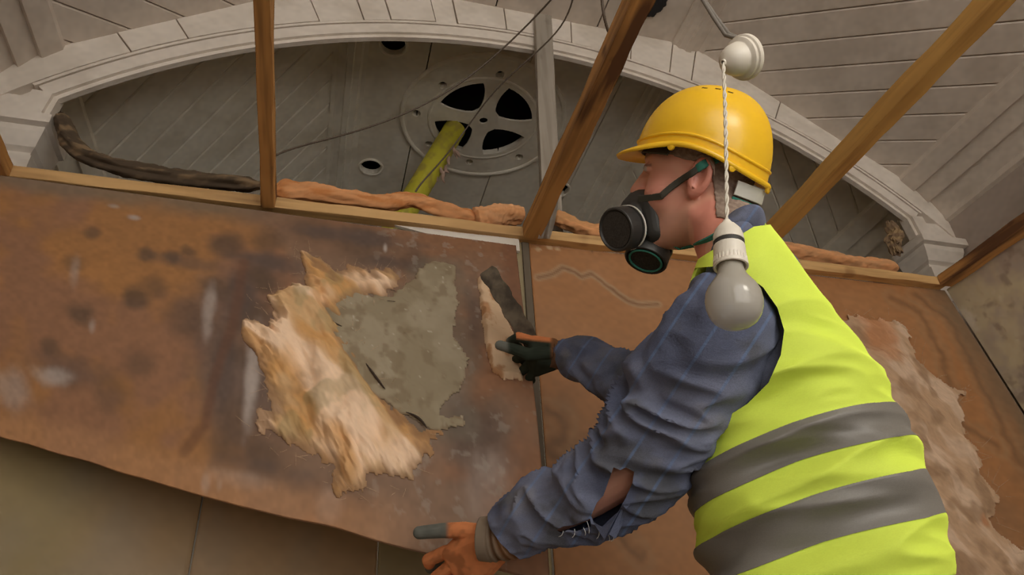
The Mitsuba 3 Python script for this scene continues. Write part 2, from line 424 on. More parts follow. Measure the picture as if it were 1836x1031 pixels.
# ---------------------------------------------------------------- arch
RI, ZO, YF = 2.307, 0.938, 1.87
arch = thing('wall_arch', 'white painted wooden arch across the room with stepped mouldings', kind='structure')


def arc_poly(r0, r1, a0, a1, n=24):
    A = np.linspace(a0, a1, n)
    return sg.Polygon([(XC + r0 * math.sin(a), ZO + r0 * math.cos(a)) for a in A] + [(XC + r1 * math.sin(a), ZO + r1 * math.cos(a)) for a in A[::-1]])


ceil_poly = sg.Polygon([(XC - 1.80, 2.40), (XC - 1.80, 2.70), (XC - lo, zlo + 0.004), (XC - hi, zhi + 0.004), (XC + hi, zhi + 0.004), (XC + lo, zlo + 0.004), (XC + 1.80, 2.70), (XC + 1.80, 2.40)])
AS = math.asin(1.603 / RI)


def vplate(poly, y0, y1):
    """A polygon in x, z, from the front y0 back to y1."""
    return on_plane(prism(poly, y1 - y0), (0, y1, 0), (1, 0, 0), (0, 0, 1))


open_ = sg.Polygon([(XC + RI * math.sin(a), ZO + RI * math.cos(a)) for a in np.linspace(-AS, AS, 60)] + [(XC + 1.62, 2.4), (XC - 1.62, 2.4)])
add('spandrel', vplate(ceil_poly.difference(open_.buffer(0.03)), YF + 0.008, YF + 0.022), 'paint_arch', arch)
add('lip', vplate(arc_poly(RI, RI + 0.015, -AS, AS, 60), YF - 0.008, YF + 0.012), 'paint_arch', arch, smooth=25)
add('moulding', vplate(arc_poly(RI + 0.015, RI + 0.064, -AS * 1.01, AS * 1.01, 60), YF - 0.020, YF + 0.012), 'paint_arch', arch, smooth=25)
add('bead', vplate(arc_poly(RI + 0.069, RI + 0.080, -AS * 1.015, AS * 1.015, 60), YF - 0.023, YF + 0.010), 'paint_arch', arch, smooth=25)
cuts = sorted([math.asin(x / 2.42) for x in (-2.0, -1.46, -1.30, -0.87, -0.705, -0.60, -0.42, -0.33, -0.12, 0.08, 0.17, 0.44, 0.62, 0.72, 0.86, 1.10, 1.42, 2.0)])
for a0, a1 in zip(cuts[:-1], cuts[1:]):
    g = arc_poly(RI + 0.084, 2.62, a0 + 0.0011, a1 - 0.0011, 10).intersection(ceil_poly)
    if g.area > 1e-4:
        add('fascia_board', vplate(g, YF - 0.019 - rng.uniform(0, 0.006), YF + 0.012), 'paint_arch', arch)
for s in (1, -1):
    # leg under the springing, and the moulded impost block
    xi = XC + s * 1.603
    zs = ZO + RI * math.cos(AS)
    for x0, x1, d, nm in ((0.0, 0.016, 0.008, 'lip'), (0.016, 0.07, 0.022, 'moulding'), (0.076, 0.20, 0.018, 'leg')):
        g = sg.Polygon([(xi + s * (x0 - 0.004), zs + 0.02 - 0.45 * x0), (xi + s * x1, zs + 0.03 - 0.2 * x1), (xi + s * (x1 + 0.012), 2.45), (xi + s * (x0 + 0.012), 2.45)])
        add(nm, vplate(g, YF - d, YF + 0.03), 'paint_arch', arch)
    xo0, xo1 = (xi - s * 0.02), XC + s * 1.795
    xm, hw = (xo0 + xo1) / 2, abs(xo1 - xo0) / 2
    rows = []
    for k, (z, ex) in enumerate(((2.495, 0.0), (2.485, 0.008), (2.452, 0.008), (2.448, -0.006), (2.43, -0.008), (2.385, -0.022), (2.375, -0.034), (2.36, -0.036), (2.355, -0.024), (2.335, -0.026), (2.20, -0.03))):
        e = hw + ex; yf = YF - 0.05 - ex * 1.4
        rows.append(np.array([(xm - e, yf, z), (xm + e, yf, z), (xm + e, YF + 0.11, z), (xm - e, YF + 0.11, z)]))
    add('impost', loft(rows[::-1]), 'paint_arch', arch)
    jamb = box((xi + s * 0.03, YF + 0.0, 0.0), (XC + s * 1.79, YF + 0.1, 2.3))
    add('jamb', jamb, 'paint_arch', arch)
# pierced ventilator rose
vent = thing('ceiling_vent', 'round white pierced ventilator in the ceiling behind the arch', 'vent')


def fan(a):
    a = math.radians(a); d = np.array([math.cos(a), math.sin(a)]); e = np.array([-d[1], d[0]])
    R = 0.244
    pts = [d * 0.078]
    for k in np.linspace(0, 1, 8): pts.append(d * (0.078 + (0.215 - 0.078) * k) - e * (0.02 + 0.104 * k ** 0.8 + 0.012 * math.sin(math.pi * k)))
    b0 = math.atan2(0.124, 0.215)
    for k in np.linspace(-b0, b0, 10): pts.append(d * R * math.cos(k) + e * R * math.sin(k))
    for k in np.linspace(1, 0, 8): pts.append(d * (0.078 + (0.215 - 0.078) * k) + e * (0.02 + 0.104 * k ** 0.8 + 0.012 * math.sin(math.pi * k)))
    return sg.Polygon(pts).buffer(0)


disc = sg.Point(0, 0).buffer(0.268, 48)
for a in HA: disc = disc.difference(fan(a))
disc = disc.difference(sg.Point(0, 0).buffer(0.022))
flange = sg.Point(0, 0).buffer(0.405, 48).difference(sg.Point(0, 0).buffer(0.266, 48))
for r, a in holes_small: flange = flange.difference(sg.Point(r * math.cos(math.radians(a)), r * math.sin(math.radians(a))).buffer(0.021))
add('disc', on_plane(prism(disc, 0.012), (VH[0], VH[1], zhi - 0.012), (1, 0, 0), (0, 1, 0)), 'paint_rear', vent)
add('flange', on_plane(prism(flange, 0.006), (VH[0], VH[1], zhi - 0.007), (1, 0, 0), (0, 1, 0)), 'paint_rear', vent)
for r, w in ((0.405, 0.012), (0.270, 0.010)):
    ringm = trimesh.creation.torus(r, w, major_sections=72, minor_sections=10); ringm.apply_scale([1, 1, 0.9]); ringm.apply_translation([VH[0], VH[1], zhi - 0.006])
    add('ring', ringm, 'paint_rear', vent, smooth=True)
for k, (x, y) in enumerate(holes_big):
    rm = trimesh.creation.torus(0.060, 0.007, major_sections=40, minor_sections=8); rm.apply_translation([x, y, zhi - 0.002])
    add('hole_rim', rm, 'paint_rear', ceil, smooth=True)

# ---------------------------------------------------------------- stripped ceiling frame
add('wall_plate', obox((-0.86, 1.7325, 2.182), (2.19, 1.7325, 2.182), 0.035, 0.036, up=(0, 0, 1), bevel=0.002, rough=0.004), 'timber_x', label='long pale timber plate along the top of the far wall', cat='timber beam')


def joist(p, q, w, h, mat, label, seed):
    k = add('ceiling_joist', obox(p, q, w, h, bevel=0.003, rough=0.007, seed=seed), mat, smooth=20, label=label, cat='timber beam')
    return k


joist((-0.197, 1.712, 2.180), (-0.192, -0.6, 2.180), 0.036, 0.05, 'timber_y', 'narrow orange brown timber joist in front of the left half of the arch', 1)
joist((0.590, 1.712, 2.180), (0.574, -0.6, 2.180), 0.052, 0.052, 'timber_y', 'rough sawn joist with dark streaks left of the man', 2)
joist((1.372, 1.712, 2.185), (1.372, -0.6, 2.185), 0.046, 0.058, 'timber_y_pale', 'clean square joist running up to the right behind the man', 3)
joist((2.182, 1.712, 2.178), (2.182, -0.6, 2.178), 0.05, 0.045, 'timber_y', 'timber bearer along the top of the right plaster wall', 4)
joist((-0.875, 1.712, 2.178), (-0.875, -0.6, 2.178), 0.05, 0.045, 'timber_y', 'timber bearer at the left edge above the left wall', 5)
add('hanger_batten', obox((0.760, 1.828, 3.43), (0.703, 1.828, 2.28), 0.072, 0.028, up=(0, 1, 0), bevel=0.002, rough=0.003), 'timber_grey', label='weathered grey upright batten in front of the ventilator', cat='batten')
# ---------------------------------------------------------------- the loosened panel
def PYs(pts): return np.array([PY(x, y, Y) for x, y, Y in pts])


_re, _le = PYs([(925, 440, 1.702), (934, 520, 1.600), (947, 620, 1.485), (966, 780, 1.360), (986, 1042, 1.245)]), PYs([(-46, 308, 1.706), (-46, 768, 1.650)])
_tt = np.r_[0, np.cumsum(np.linalg.norm(np.diff(_re, axis=0), axis=1))]; _tt /= _tt[-1]


def panel_pos(S, Tt):
    from scipy.interpolate import PchipInterpolator
    r = PchipInterpolator(_tt, _re)(Tt)
    l = _le[0] + (_le[1] - _le[0]) * Tt[..., None]
    w = S[..., None]
    P = l * (1 - w) + r * w
    # the sheet bends: the pull is felt mostly near his hands
    P[..., 1] += 0.035 * np.sin(np.pi * S) * Tt
    P[..., 2] += 0.006 * (nz(np.stack([S * 9, Tt * 0 + 1, S * 0], -1), 1, 4, 2) - 0.5) * sst(0.9, 1, Tt) * 2
    return P


_g = np.stack(np.meshgrid(np.linspace(0, 1, 400), np.linspace(0, 1, 300), indexing='ij'), -1)
_gp = panel_pos(_g[..., 0], _g[..., 1]); _c = (_gp - CAM) @ RM.T
_gpx = np.stack([918 + FPX * _c[..., 0] / _c[..., 2], 515.5 + FPX * _c[..., 1] / _c[..., 2]], -1)
LU, LV = 1.46, 0.86            # the panel's size, for stains measured in metres


def st(x, y):
    """Where on the panel (in metres from its upper left corner) a picture point lies."""
    k = np.argmin(((_gpx - [x, y]) ** 2).sum(-1)); a = _g.reshape(-1, 2)[k]; return a * [LU, LV]


def poly_sd(X, Y, poly):
    pts = shapely.points(X.ravel(), Y.ravel()); pg = sg.Polygon(poly).buffer(0)
    d = shapely.distance(pts, pg.boundary); return np.where(shapely.contains(pg, pts), -d, d).reshape(X.shape)


GREYP = [st(*p) for p in [(790, 468), (815, 476), (822, 540), (815, 600), (842, 650), (832, 700), (790, 742), (836, 744), (839, 770), (772, 773), (680, 720), (600, 640), (560, 560), (630, 525), (700, 530), (738, 505), (762, 472)]]
WOOLP = [st(*p) for p in [(534, 445), (560, 462), (600, 488), (700, 480), (724, 492), (726, 520), (690, 535), (600, 545), (625, 590), (660, 640), (684, 690), (722, 730), (758, 775), (770, 795), (752, 830), (740, 862), (690, 868), (612, 882), (588, 842), (500, 806), (455, 775), (480, 722), (468, 660), (446, 555), (452, 545), (478, 572), (500, 520), (540, 505)]]
STRIPP = [st(*p) for p in [(856, 500), (874, 500), (896, 540), (918, 590), (932, 640), (938, 684), (905, 684), (880, 668), (868, 612), (860, 545)]]


def panel_cols(S, Tt, P):
    X, Y = S * LU, Tt * LV; Q = np.stack([X, Y, 0 * X], -1); n1 = nz(Q, 7, 1)
    c = np.tile([0.31, 0.145, 0.052], (len(P), 1))
    c = mixc(c, (0.38, 0.172, 0.055), sst(0.55, 0.0, X) * sst(0.40, 0.65, nz(Q * [1, .7, 1], 3, 3)))
    c = mixc(c, (0.215, 0.132, 0.088), sst(0.55, 0.85, X + 0.5 * (n1 - .5)))
    c = mixc(c, (0.265, 0.130, 0.070), sst(0.5, 0.64, nz(Q, 4.2, 9)))
    c = mixc(c, (0.205, 0.098, 0.048), 0.8 * sst(0.22, 0.0, Y) * sst(0.6, 0.9, X))
    c = mixc(c, (0.16, 0.125, 0.088), 0.75 * sst(0.08, 0.0, Y + 0.10 * (n1 - 0.5)) * sst(0.9, 0.6, X))
    # mould: dark blotches in clusters, purple grey ground round the torn part
    c = mixc(c, (0.115, 0.078, 0.066), 0.75 * sst(0.30, 0.12, np.hypot((X - st(450, 640)[0]) * 1.3, (Y - st(450, 640)[1]) * 0.8) + 0.25 * (nz(Q, 9, 12) - .5)))
    for x, y, r, a in ((165, 420, 14, .5), (265, 455, 18, .6), (310, 460, 14, .55), (340, 452, 14, .5), (240, 535, 22, .6), (145, 565, 24, .6), (90, 620, 18, .5), (280, 515, 24, .45), (340, 570, 40, .4), (130, 470, 18, .35), (410, 440, 30, .6), (480, 430, 30, .5), (650, 440, 50, .5), (740, 470, 35, .55), (470, 500, 30, .7), (395, 520, 30, .5), (430, 760, 40, .35), (250, 650, 28, .4), (200, 700, 34, .35), (120, 680, 24, .3), (560, 410, 40, .35), (445, 560, 30, .55), (430, 640, 22, .4), (620, 905, 40, .45), (470, 830, 30, .45), (400, 810, 26, .4), (850, 760, 50, .4), (840, 620, 35, .35)):
        u = st(x, y); q = np.hypot(X - u[0], Y - u[1]) + 0.035 * (nz(Q, 20, int(x)) - 0.5)
        c = mixc(c, (0.085, 0.054, 0.036), 1.25 * a * sst(1.35, 0.35, q / (r * 0.00175)))
    for x, y, rx, ry, a in ((480, 470, 60, 22, .6), (430, 540, 26, 60, .65), (400, 640, 22, 70, .5), (640, 425, 110, 22, .55), (480, 850, 80, 18, .45), (600, 900, 60, 22, .45), (700, 470, 60, 20, .5), (850, 560, 20, 70, .45), (860, 800, 60, 60, .4), (330, 470, 50, 16, .35), (130, 660, 70, 26, .35)):
        u = st(x, y); q = np.hypot((X - u[0]) / rx, (Y - u[1]) / ry) / 0.00155
        c = mixc(c, (0.095, 0.066, 0.056), min(1, 1.5 * a) * sst(1.5, 0.3, q + 1.1 * (nz(Q, 18, int(x + y)) - 0.5)))
    # pale mineral bloom in upright smears
    for x, y, rx, ry, a in ((455, 640, 14, 60, .55), (447, 720, 12, 50, .6), (375, 545, 12, 45, .45), (372, 590, 10, 30, .35), (95, 675, 34, 18, .5), (20, 700, 40, 40, .35), (165, 585, 7, 16, .35), (135, 490, 10, 40, .3), (240, 390, 10, 8, .6), (205, 370, 10, 6, .4), (590, 905, 20, 26, .4), (430, 860, 60, 12, .35), (370, 865, 8, 12, .7), (395, 870, 6, 10, .6), (880, 840, 40, 28, .3), (870, 905, 40, 40, .25), (690, 445, 4, 12, .8), (790, 690, 40, 40, .25), (505, 560, 10, 26, .35)):
        u = st(x, y); q = np.hypot((X - u[0]) / rx, (Y - u[1]) / ry) / 0.00155 * 1.0
        c = mixc(c, (0.40, 0.34, 0.31), min(1, 1.35 * a) * sst(1.4, 0.2, q + 0.9 * (nz(Q * [1, .6, 1], 26, int(y)) - 0.5)))
    c = mixc(c, (0.33, 0.29, 0.25), 0.35 * sst(0.64, 0.74, nz(Q, 46, 21)) * sst(0.95, 1.15, X))
    d = seg_dist(X + 0.02 * (n1 - .5), Y, [st(*p) for p in ((436, 470), (425, 540), (405, 620), (385, 690), (365, 760), (330, 810))])
    c = mixc(c, (0.13, 0.055, 0.030), 0.6 * sst(0.022, 0.004, d))
    gp = poly_sd(X, Y, GREYP) + 0.03 * (nz(Q, 24, 5) - 0.5)
    c = mixc(c, (0.15, 0.125, 0.095), 0.6 * sst(0.05, 0.0, gp))
    c = mixc(c, (0.40, 0.205, 0.10), 0.65 * sst(LV - 0.10, LV - 0.03, Y + 0.03 * (n1 - .5)) * sst(1.25, 1.0, X))
    c = mixc(c, (0.17, 0.075, 0.04), 0.8 * sst(1.385, 1.44, X) * sst(0.45, 0.2, Y))
    return c * (0.88 + 0.24 * nz(Q, 70, 6, 2))[:, None]


m, c, _, _ = sheet(panel_pos, 420, 260, 0.006, panel_cols)
panel = add('hardboard_panel', m, 'vertex', smooth=True, color=c, label='large stained hardboard wall panel being pulled away from the wall by the man', cat='panel')


def close_back(V, B, f, col):
    """Front vertices V, the same points on the ground B: one closed skin."""
    used = np.unique(f); mp = np.full(len(V), -1); mp[used] = np.arange(len(used)); f = mp[f]; n = len(used)
    e = np.sort(np.vstack([f[:, [0, 1]], f[:, [1, 2]], f[:, [2, 0]]]), 1); od = np.vstack([f[:, [0, 1]], f[:, [1, 2]], f[:, [2, 0]]])
    _, inv, cnt = np.unique(e, axis=0, return_inverse=True, return_counts=True)
    b = od[cnt[inv.ravel()] == 1]
    m = trimesh.Trimesh(np.vstack([V[used], B[used]]), np.vstack([f, f[:, ::-1] + n, np.stack([b[:, 1], b[:, 0], b[:, 0] + n], 1), np.stack([b[:, 1], b[:, 0] + n, b[:, 1] + n], 1)]), process=False)
    if m.volume < 0: m.invert()
    return m, np.vstack([col[used], col[used]])


def patch(poly, height, colfn, step, over=0.02):
    """Raised matter on the panel inside poly: height(X, Y, sd) in metres, closed at the back by the panel."""
    b = sg.Polygon(poly).bounds
    X, Y = np.meshgrid(np.arange(b[0] - over, b[2] + over, step), np.arange(b[1] - over, b[3] + over, step), indexing='ij')
    sd = poly_sd(X, Y, poly)
    S, Tt = np.clip(X / LU, 0, 1), np.clip(Y / LV, 0, 1)
    P = panel_pos(S, Tt); e = 1e-3
    n = np.cross(panel_pos(np.clip(S + e, 0, 1.01), Tt) - panel_pos(S - e, Tt), panel_pos(S, Tt + e) - panel_pos(S, Tt - e)); n /= np.linalg.norm(n, axis=-1, keepdims=True)
    n *= -np.sign(n[..., 1:2])
    H, sd2 = height(X, Y, sd)
    V = P + n * H[..., None]
    keep = sd2 < 0
    nt = X.shape[1]; i, j = np.meshgrid(np.arange(X.shape[0] - 1), np.arange(nt - 1), indexing='ij')
    k = keep[:-1, :-1] & keep[1:, :-1] & keep[1:, 1:] & keep[:-1, 1:]
    a = (i * nt + j)[k]; f = np.vstack([np.stack([a, a + nt, a + nt + 1], 1), np.stack([a, a + nt + 1, a + 1], 1)])
    m = trimesh.Trimesh(V.reshape(-1, 3), f, process=False); col = colfn(X.ravel(), Y.ravel(), H.ravel())
    return close_back(V.reshape(-1, 3), (P + n * 0.0004).reshape(-1, 3), f, col)


def dirn(X, Y, ang, fa, fb, seed, oct=3):
    u, v = X * math.cos(ang) + Y * math.sin(ang), -X * math.sin(ang) + Y * math.cos(ang)
    return meshkit.fbm(np.stack([u * fa, v * fb, 0 * u + seed], -1), oct, seed)


def grey_h(X, Y, sd):
    s2 = sd + 0.028 * (dirn(X, Y, 0.5, 22, 34, 3) - 0.5) + 0.012 * (dirn(X, Y, 0.2, 80, 80, 7, 2) - .5)
    r = meshkit.fbm(np.stack([X * 38, Y * 38, 0 * X], -1), 3, 4)
    return 0.0015 + 0.0022 * sst(0, -0.01, s2) + 0.006 * np.abs(r - 0.5) + 0.003 * sst(0.6, 0.8, dirn(X, Y, 0.7, 14, 40, 8)), s2


def grey_c(X, Y, H):
    Q = np.stack([X, Y, 0 * X], -1); c = np.tile([0.275, 0.228, 0.155], (len(X), 1))
    c = mixc(c, (0.33, 0.28, 0.20), sst(0.4, 0.65, nz(Q, 12, 2)))
    c = mixc(c, (0.215, 0.165, 0.105), 0.7 * sst(0.55, 0.7, nz(Q, 26, 3)))
    c = mixc(c, (0.21, 0.145, 0.09), 0.6 * sst(0.0042, 0.0022, H))
    return mixc(c, (0.55, 0.50, 0.42), 0.6 * sst(0.93, 0.96, nz(Q, 95, 5, 1)))


m, c = patch(GREYP, grey_h, grey_c, 0.0042)
add('torn_paper_layer', m, 'vertex_matte', panel, smooth=True, color=c, label='grey rough layer of plaster and paper')


def billow(X, Y, ang, f, seed):
    """Soft overlapping tufts, longer along ang."""
    u, v = X * math.cos(ang) + Y * math.sin(ang), -X * math.sin(ang) + Y * math.cos(ang)
    w = 0.05 * (meshkit.fbm(np.stack([u * 12, v * 12, 0 * u + seed], -1), 2, seed + 9) - 0.5)
    a = meshkit.noise(np.stack([(u + w) * f, (v + w) * f * 2.0, 0 * u + seed], -1), seed)
    b = meshkit.noise(np.stack([(u - w) * f * 2.1, (v + w) * f * 3.6, 0 * u + seed + 5], -1), seed + 1)
    return sst(0.1, 0.9, a) * 0.75 + sst(0.15, 0.85, b) * 0.30


def wool_h(X, Y, sd):
    s2 = sd + 0.10 * (dirn(X, Y, 0.72, 6, 15, 3) - 0.5) + 0.05 * (dirn(X, Y, 0.8, 24, 60, 9) - .5)
    l3 = dirn(X, Y, 0.9, 60, 120, 12, 3)
    return 0.001 + sst(0.004, -0.065, s2) * (0.006 + 0.036 * billow(X, Y, 0.85, 9, 5) + 0.006 * (l3 - .5)), s2


def wool_c(X, Y, H):
    Q = np.stack([X, Y, 0 * X], -1); l = dirn(X, Y, 0.76, 6, 13, 14)
    c = np.tile([0.60, 0.39, 0.205], (len(X), 1))
    c = mixc(c, (0.82, 0.60, 0.42), sst(0.45, 0.60, l))
    c = mixc(c, (0.56, 0.30, 0.11), 0.8 * sst(0.50, 0.36, dirn(X, Y, 0.7, 5, 11, 33)))
    c = mixc(c, (0.32, 0.255, 0.13), 0.5 * sst(0.55, 0.68, nz(Q, 13, 8)))
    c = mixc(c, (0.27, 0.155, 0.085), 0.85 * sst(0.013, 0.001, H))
    return c * (0.90 + 0.2 * dirn(X, Y, 0.85, 50, 150, 17, 2))[:, None]


m, c = patch(WOOLP, wool_h, wool_c, 0.0036, 0.05)
wool = add('insulation_wool', m, 'vertex_matte', panel, smooth=True, color=c, label='cream and orange fibre wool bursting through the torn panel')


def fibres(n, around, seed, length=0.05, r=0.0004, flow=(0.7, 0.7), spread=1.0):
    """Loose fibres standing off the edge of a wad: thin curved threads."""
    g = np.random.default_rng(seed); out = []
    for _ in range(n):
        p, nrm, u, v = around(g)
        a = g.normal(0, spread); d = (u * math.cos(a) + v * math.sin(a)) * flow[0] + nrm * g.uniform(0, 0.5)
        L = length * g.uniform(0.4, 1.3); b = g.normal(0, 0.35, 3) * L
        out.append(tube([p, p + d * L * 0.5 + b * 0.4, p + d * L + b], [r, r, r * 0.4], 3))
    return trimesh.util.concatenate(out)


def wool_edge(poly, jitter=0.012):
    pg = sg.Polygon(poly).buffer(0); pg = max(getattr(pg, 'geoms', [pg]), key=lambda q: q.area)
    def f(g):
        q = pg.exterior.interpolate(g.uniform(0, 1), normalized=True); c = pg.centroid
        x, y = q.x + g.normal(0, jitter), q.y + g.normal(0, jitter)
        S, Tt = np.array(np.clip(x / LU, .01, .99)), np.array(np.clip(y / LV, .01, .99)); e = 1e-3
        P = panel_pos(S, Tt); u = panel_pos(S + e, Tt) - P; v = panel_pos(S, Tt + e) - P; n = np.cross(u, v); n /= np.linalg.norm(n); n *= -np.sign(n[1])
        u, v = u / np.linalg.norm(u), v / np.linalg.norm(v)
        o = np.array([x - c.x, y - c.y]); o /= np.linalg.norm(o) + 1e-9
        return P + n * 0.004, n, u * o[0] + v * o[1], -u * o[1] + v * o[0]
    return f


bsdf('fibre', (0.50, 0.36, 0.235), 0.95)
add('loose_fibres', fibres(150, wool_edge(WOOLP), 3, 0.026, 0.0004, spread=0.9), 'fibre', wool, kind='stuff')
# cracks: dark splits at the edge of the torn layer
bsdf('dark_split', (0.035, 0.022, 0.014), 0.9)
for pts in ([(575, 562), (590, 575), (612, 588)], [(655, 655), (668, 672), (690, 700)], [(728, 742), (748, 752), (764, 770)], [(694, 542), (708, 544)], [(700, 523), (708, 526)]):
    q = [st(*p) for p in pts]; P = np.array([panel_pos(np.array(a[0] / LU), np.array(a[1] / LV)) for a in q]) + [0, -0.009, 0]
    add('split', tube(spline(P, 10) if len(P) > 2 else P, 0.0028 * np.sin(np.linspace(0.3, 2.84, 10 if len(P) > 2 else 2)), 6), 'dark_split', panel)


def strip_h(X, Y, sd):
    s2 = sd + 0.010 * (dirn(X, Y, 1.3, 40, 40, 3) - 0.5)
    r = dirn(X, Y, 0.2, 16, 34, 5)
    return 0.002 + sst(0, -0.010, s2) * (0.006 + 0.018 * r), s2


m, c = patch(STRIPP, strip_h, lambda X, Y, H: mixc(np.tile([0.62, 0.45, 0.30], (len(X), 1)), (0.45, 0.25, 0.13), sst(0.5, 0.68, nz(np.stack([X, Y, 0 * X], -1), 40, 5))), 0.003)
add('insulation_wool', m, 'vertex_matte', panel, smooth=True, color=c, label='narrow cream wool strip in the slit beside the gloved right hand')

# dark flat strip that his right hand grips together with the panel
bs = spline([PD(872, 484, 1.668), PD(905, 535, 1.655), PD(938, 590, 1.640), PD(972, 640, 1.655)], 24)
tt = np.gradient(bs, axis=0); tt /= np.linalg.norm(tt, axis=1, keepdims=True)
vw = bs - CAM; vw /= np.linalg.norm(vw, axis=1, keepdims=True)
sd_ = np.cross(tt, vw); sd_ /= np.linalg.norm(sd_, axis=1, keepdims=True); nn_ = np.cross(sd_, tt)
rows = []
for i in range(24):
    w = 0.0195 * (1 + 0.10 * math.sin(i * 1.3) + 0.05 * math.sin(i * 3.1)); h = 0.005
    if i == 0: w *= 0.85
    rows.append(np.array([bs[i] + sd_[i] * a * w + nn_[i] * b * h for a, b in ((-1, -1), (1, -1), (1.06, 0), (1, 1), (-1, 1), (-1.06, 0))]))
strip = loft(rows); strip = strip.subdivide().subdivide(); strip.vertices += 0.0022 * (meshkit.noise(strip.vertices * 120) - 0.5)[:, None]
bsdf('old_wood', lambda p, n, uv: mix([0.115, 0.088, 0.058], [0.045, 0.032, 0.020], smoothstep(0.35, 0.7, fbm(p.x * 40, p.y * 40, p.z * 25, 4))), 0.8)
add('wooden_strip', strip, 'old_wood', smooth=30, label='dark old wooden strip gripped by the right hand at the panel edge', cat='batten')


# ---------------------------------------------------------------- wool on the right sheet, wool and rags on the plate
def wall_wad(poly_px, y, seed, cols, name_label, hmax, step=0.0045, ang=0.9):
    poly = [PY(*p, y)[[0, 2]] * [1, -1] for p in poly_px]      # x across, y downwards
    b = sg.Polygon(poly).bounds
    X, Y = np.meshgrid(np.arange(b[0] - 0.05, min(b[2] + 0.05, 2.30), step), np.arange(b[1] - 0.05, b[3] + 0.05, step), indexing='ij')
    sd = poly_sd(X, Y, poly)
    s2 = sd + 0.055 * (dirn(X, Y, ang, 7, 16, seed) - 0.5) + 0.03 * (dirn(X, Y, ang, 30, 60, seed + 2) - .5)
    l = dirn(X, Y, ang, 5, 11, seed + 3, 2); l2 = dirn(X, Y, ang + 0.3, 16, 40, seed + 4); l3 = dirn(X, Y, ang, 60, 150, seed + 5, 2)
    H = 0.002 + sst(0, -0.05, s2) * hmax * (billow(X, Y, ang, 7, seed + 3) + 0.15 * (l3 - 0.5))
    V = np.stack([X, y - H, -Y], -1); keep = s2 < 0; nt = X.shape[1]
    i, j = np.meshgrid(np.arange(X.shape[0] - 1), np.arange(nt - 1), indexing='ij')
    k = keep[:-1, :-1] & keep[1:, :-1] & keep[1:, 1:] & keep[:-1, 1:]
    a = (i * nt + j)[k]; f = np.vstack([np.stack([a, a + nt, a + nt + 1], 1), np.stack([a, a + nt + 1, a + 1], 1)])
    m, col = close_back(V.reshape(-1, 3), np.stack([X, 0 * X + y - 0.0004, -Y], -1).reshape(-1, 3), f, cols(X.ravel(), Y.ravel()))
    return m, col, poly


WADP = [(1470, 590), (1522, 566), (1578, 570), (1622, 590), (1645, 640), (1690, 685), (1732, 702), (1716, 760), (1752, 805), (1765, 850), (1790, 890), (1772, 925), (1800, 965), (1836, 990), (1870, 1080), (1480, 1080), (1480, 760)]


def wad_c(X, Y):
    Q = np.stack([X, Y, 0 * X], -1)
    c = np.tile([0.45, 0.30, 0.19], (len(X), 1))
    c = mixc(c, (0.55, 0.40, 0.285), sst(0.42, 0.62, dirn(X, Y, 0.9, 9, 24, 51)))
    c = mixc(c, (0.27, 0.165, 0.095), 0.7 * sst(0.55, 0.7, nz(Q, 11, 52)))
    for p, r in (((1575, 600), 0.12), ((1770, 940), 0.03)):
        u = PY(*p, 1.74); d = np.hypot(X - u[0], Y + u[2]) + 0.10 * (nz(Q, 12, 53) - .5)
        c = mixc(c, (0.45, 0.21, 0.10), 0.8 * sst(r, r * 0.4, d))
    return c * (0.88 + 0.24 * dirn(X, Y, 0.9, 60, 200, 55, 2))[:, None]


m, c, wp = wall_wad(WADP, 1.744, 61, wad_c, '', 0.035)
w2 = add('insulation_wool', m, 'vertex_matte', wall, smooth=True, color=c, label='pinkish fibre wool spilling from the torn sheet right of the man')


def wad_edge(g):
    pg = sg.Polygon(wp); q = pg.exterior.interpolate(g.uniform(0, 1), normalized=True); c = pg.centroid
    o = np.array([q.x - c.x, q.y - c.y]); o /= np.linalg.norm(o)
    return np.array([min(q.x + g.normal(0, 0.015), 2.24), 1.742, -q.y + g.normal(0, 0.015)]), np.array([0, -1.0, 0]), np.array([o[0], 0, -o[1]]), np.array([o[1], 0, o[0]])


bsdf('fibre_pink', (0.40, 0.285, 0.20), 0.95)
add('loose_fibres', fibres(200, wad_edge, 9, 0.04, 0.0005, flow=(0.6, .6), spread=1.2), 'fibre_pink', w2, kind='stuff')


def batt(pts, ry, rz, seed, n=90, m=28, amp=0.35):
    p = spline(np.array(pts), n); t = np.gradient(p, axis=0); t /= np.linalg.norm(t, axis=1, keepdims=True)
    up = np.array([0, 0, 1.0]); s = np.cross(t, up); s /= np.linalg.norm(s, axis=1, keepdims=True); u = np.cross(s, t)
    A = np.linspace(0, 2 * np.pi, m, endpoint=False); rows = []
    k = np.linspace(0, 1, n); env = sst(0, 0.05, k) * sst(1, 0.95, k) * 0.5 + 0.5
    for i in range(n):
        q = np.stack([np.cos(A) * 0.8 + seed, np.sin(A) * 0.8, np.full(m, p[i, 0] * 9)], 1); q2 = np.stack([np.cos(A) * 2.5, np.sin(A) * 2.5 + seed, np.full(m, p[i, 0] * 45)], 1)
        q3 = np.stack([A * 2.2, np.full(m, p[i, 0] * 3.0), np.full(m, seed * 1.0)], 1)
        f = (0.45 * (meshkit.noise(q3, seed) - 0.5) + 1 + 2 * amp * (meshkit.fbm(q, 2, seed) - 0.5) + 0.5 * amp * (meshkit.fbm(q2, 3, seed + 1) - 0.5) * 2) * env[i]
        rows.append(p[i] + (np.cos(A) * ry * f)[:, None] * s[i] + (np.sin(A) * rz * f)[:, None] * u[i])
    return loft(rows)


def batt_cols(v, a, b, seed):
    c = mixc(np.tile(np.array(a, float), (len(v), 1)), b, sst(0.45, 0.65, nz(v * [0.5, 1, 1.6], 30, seed)))
    return c * (0.8 + 0.4 * nz(v * [.4, 1, 1], 110, seed + 1, 2))[:, None]


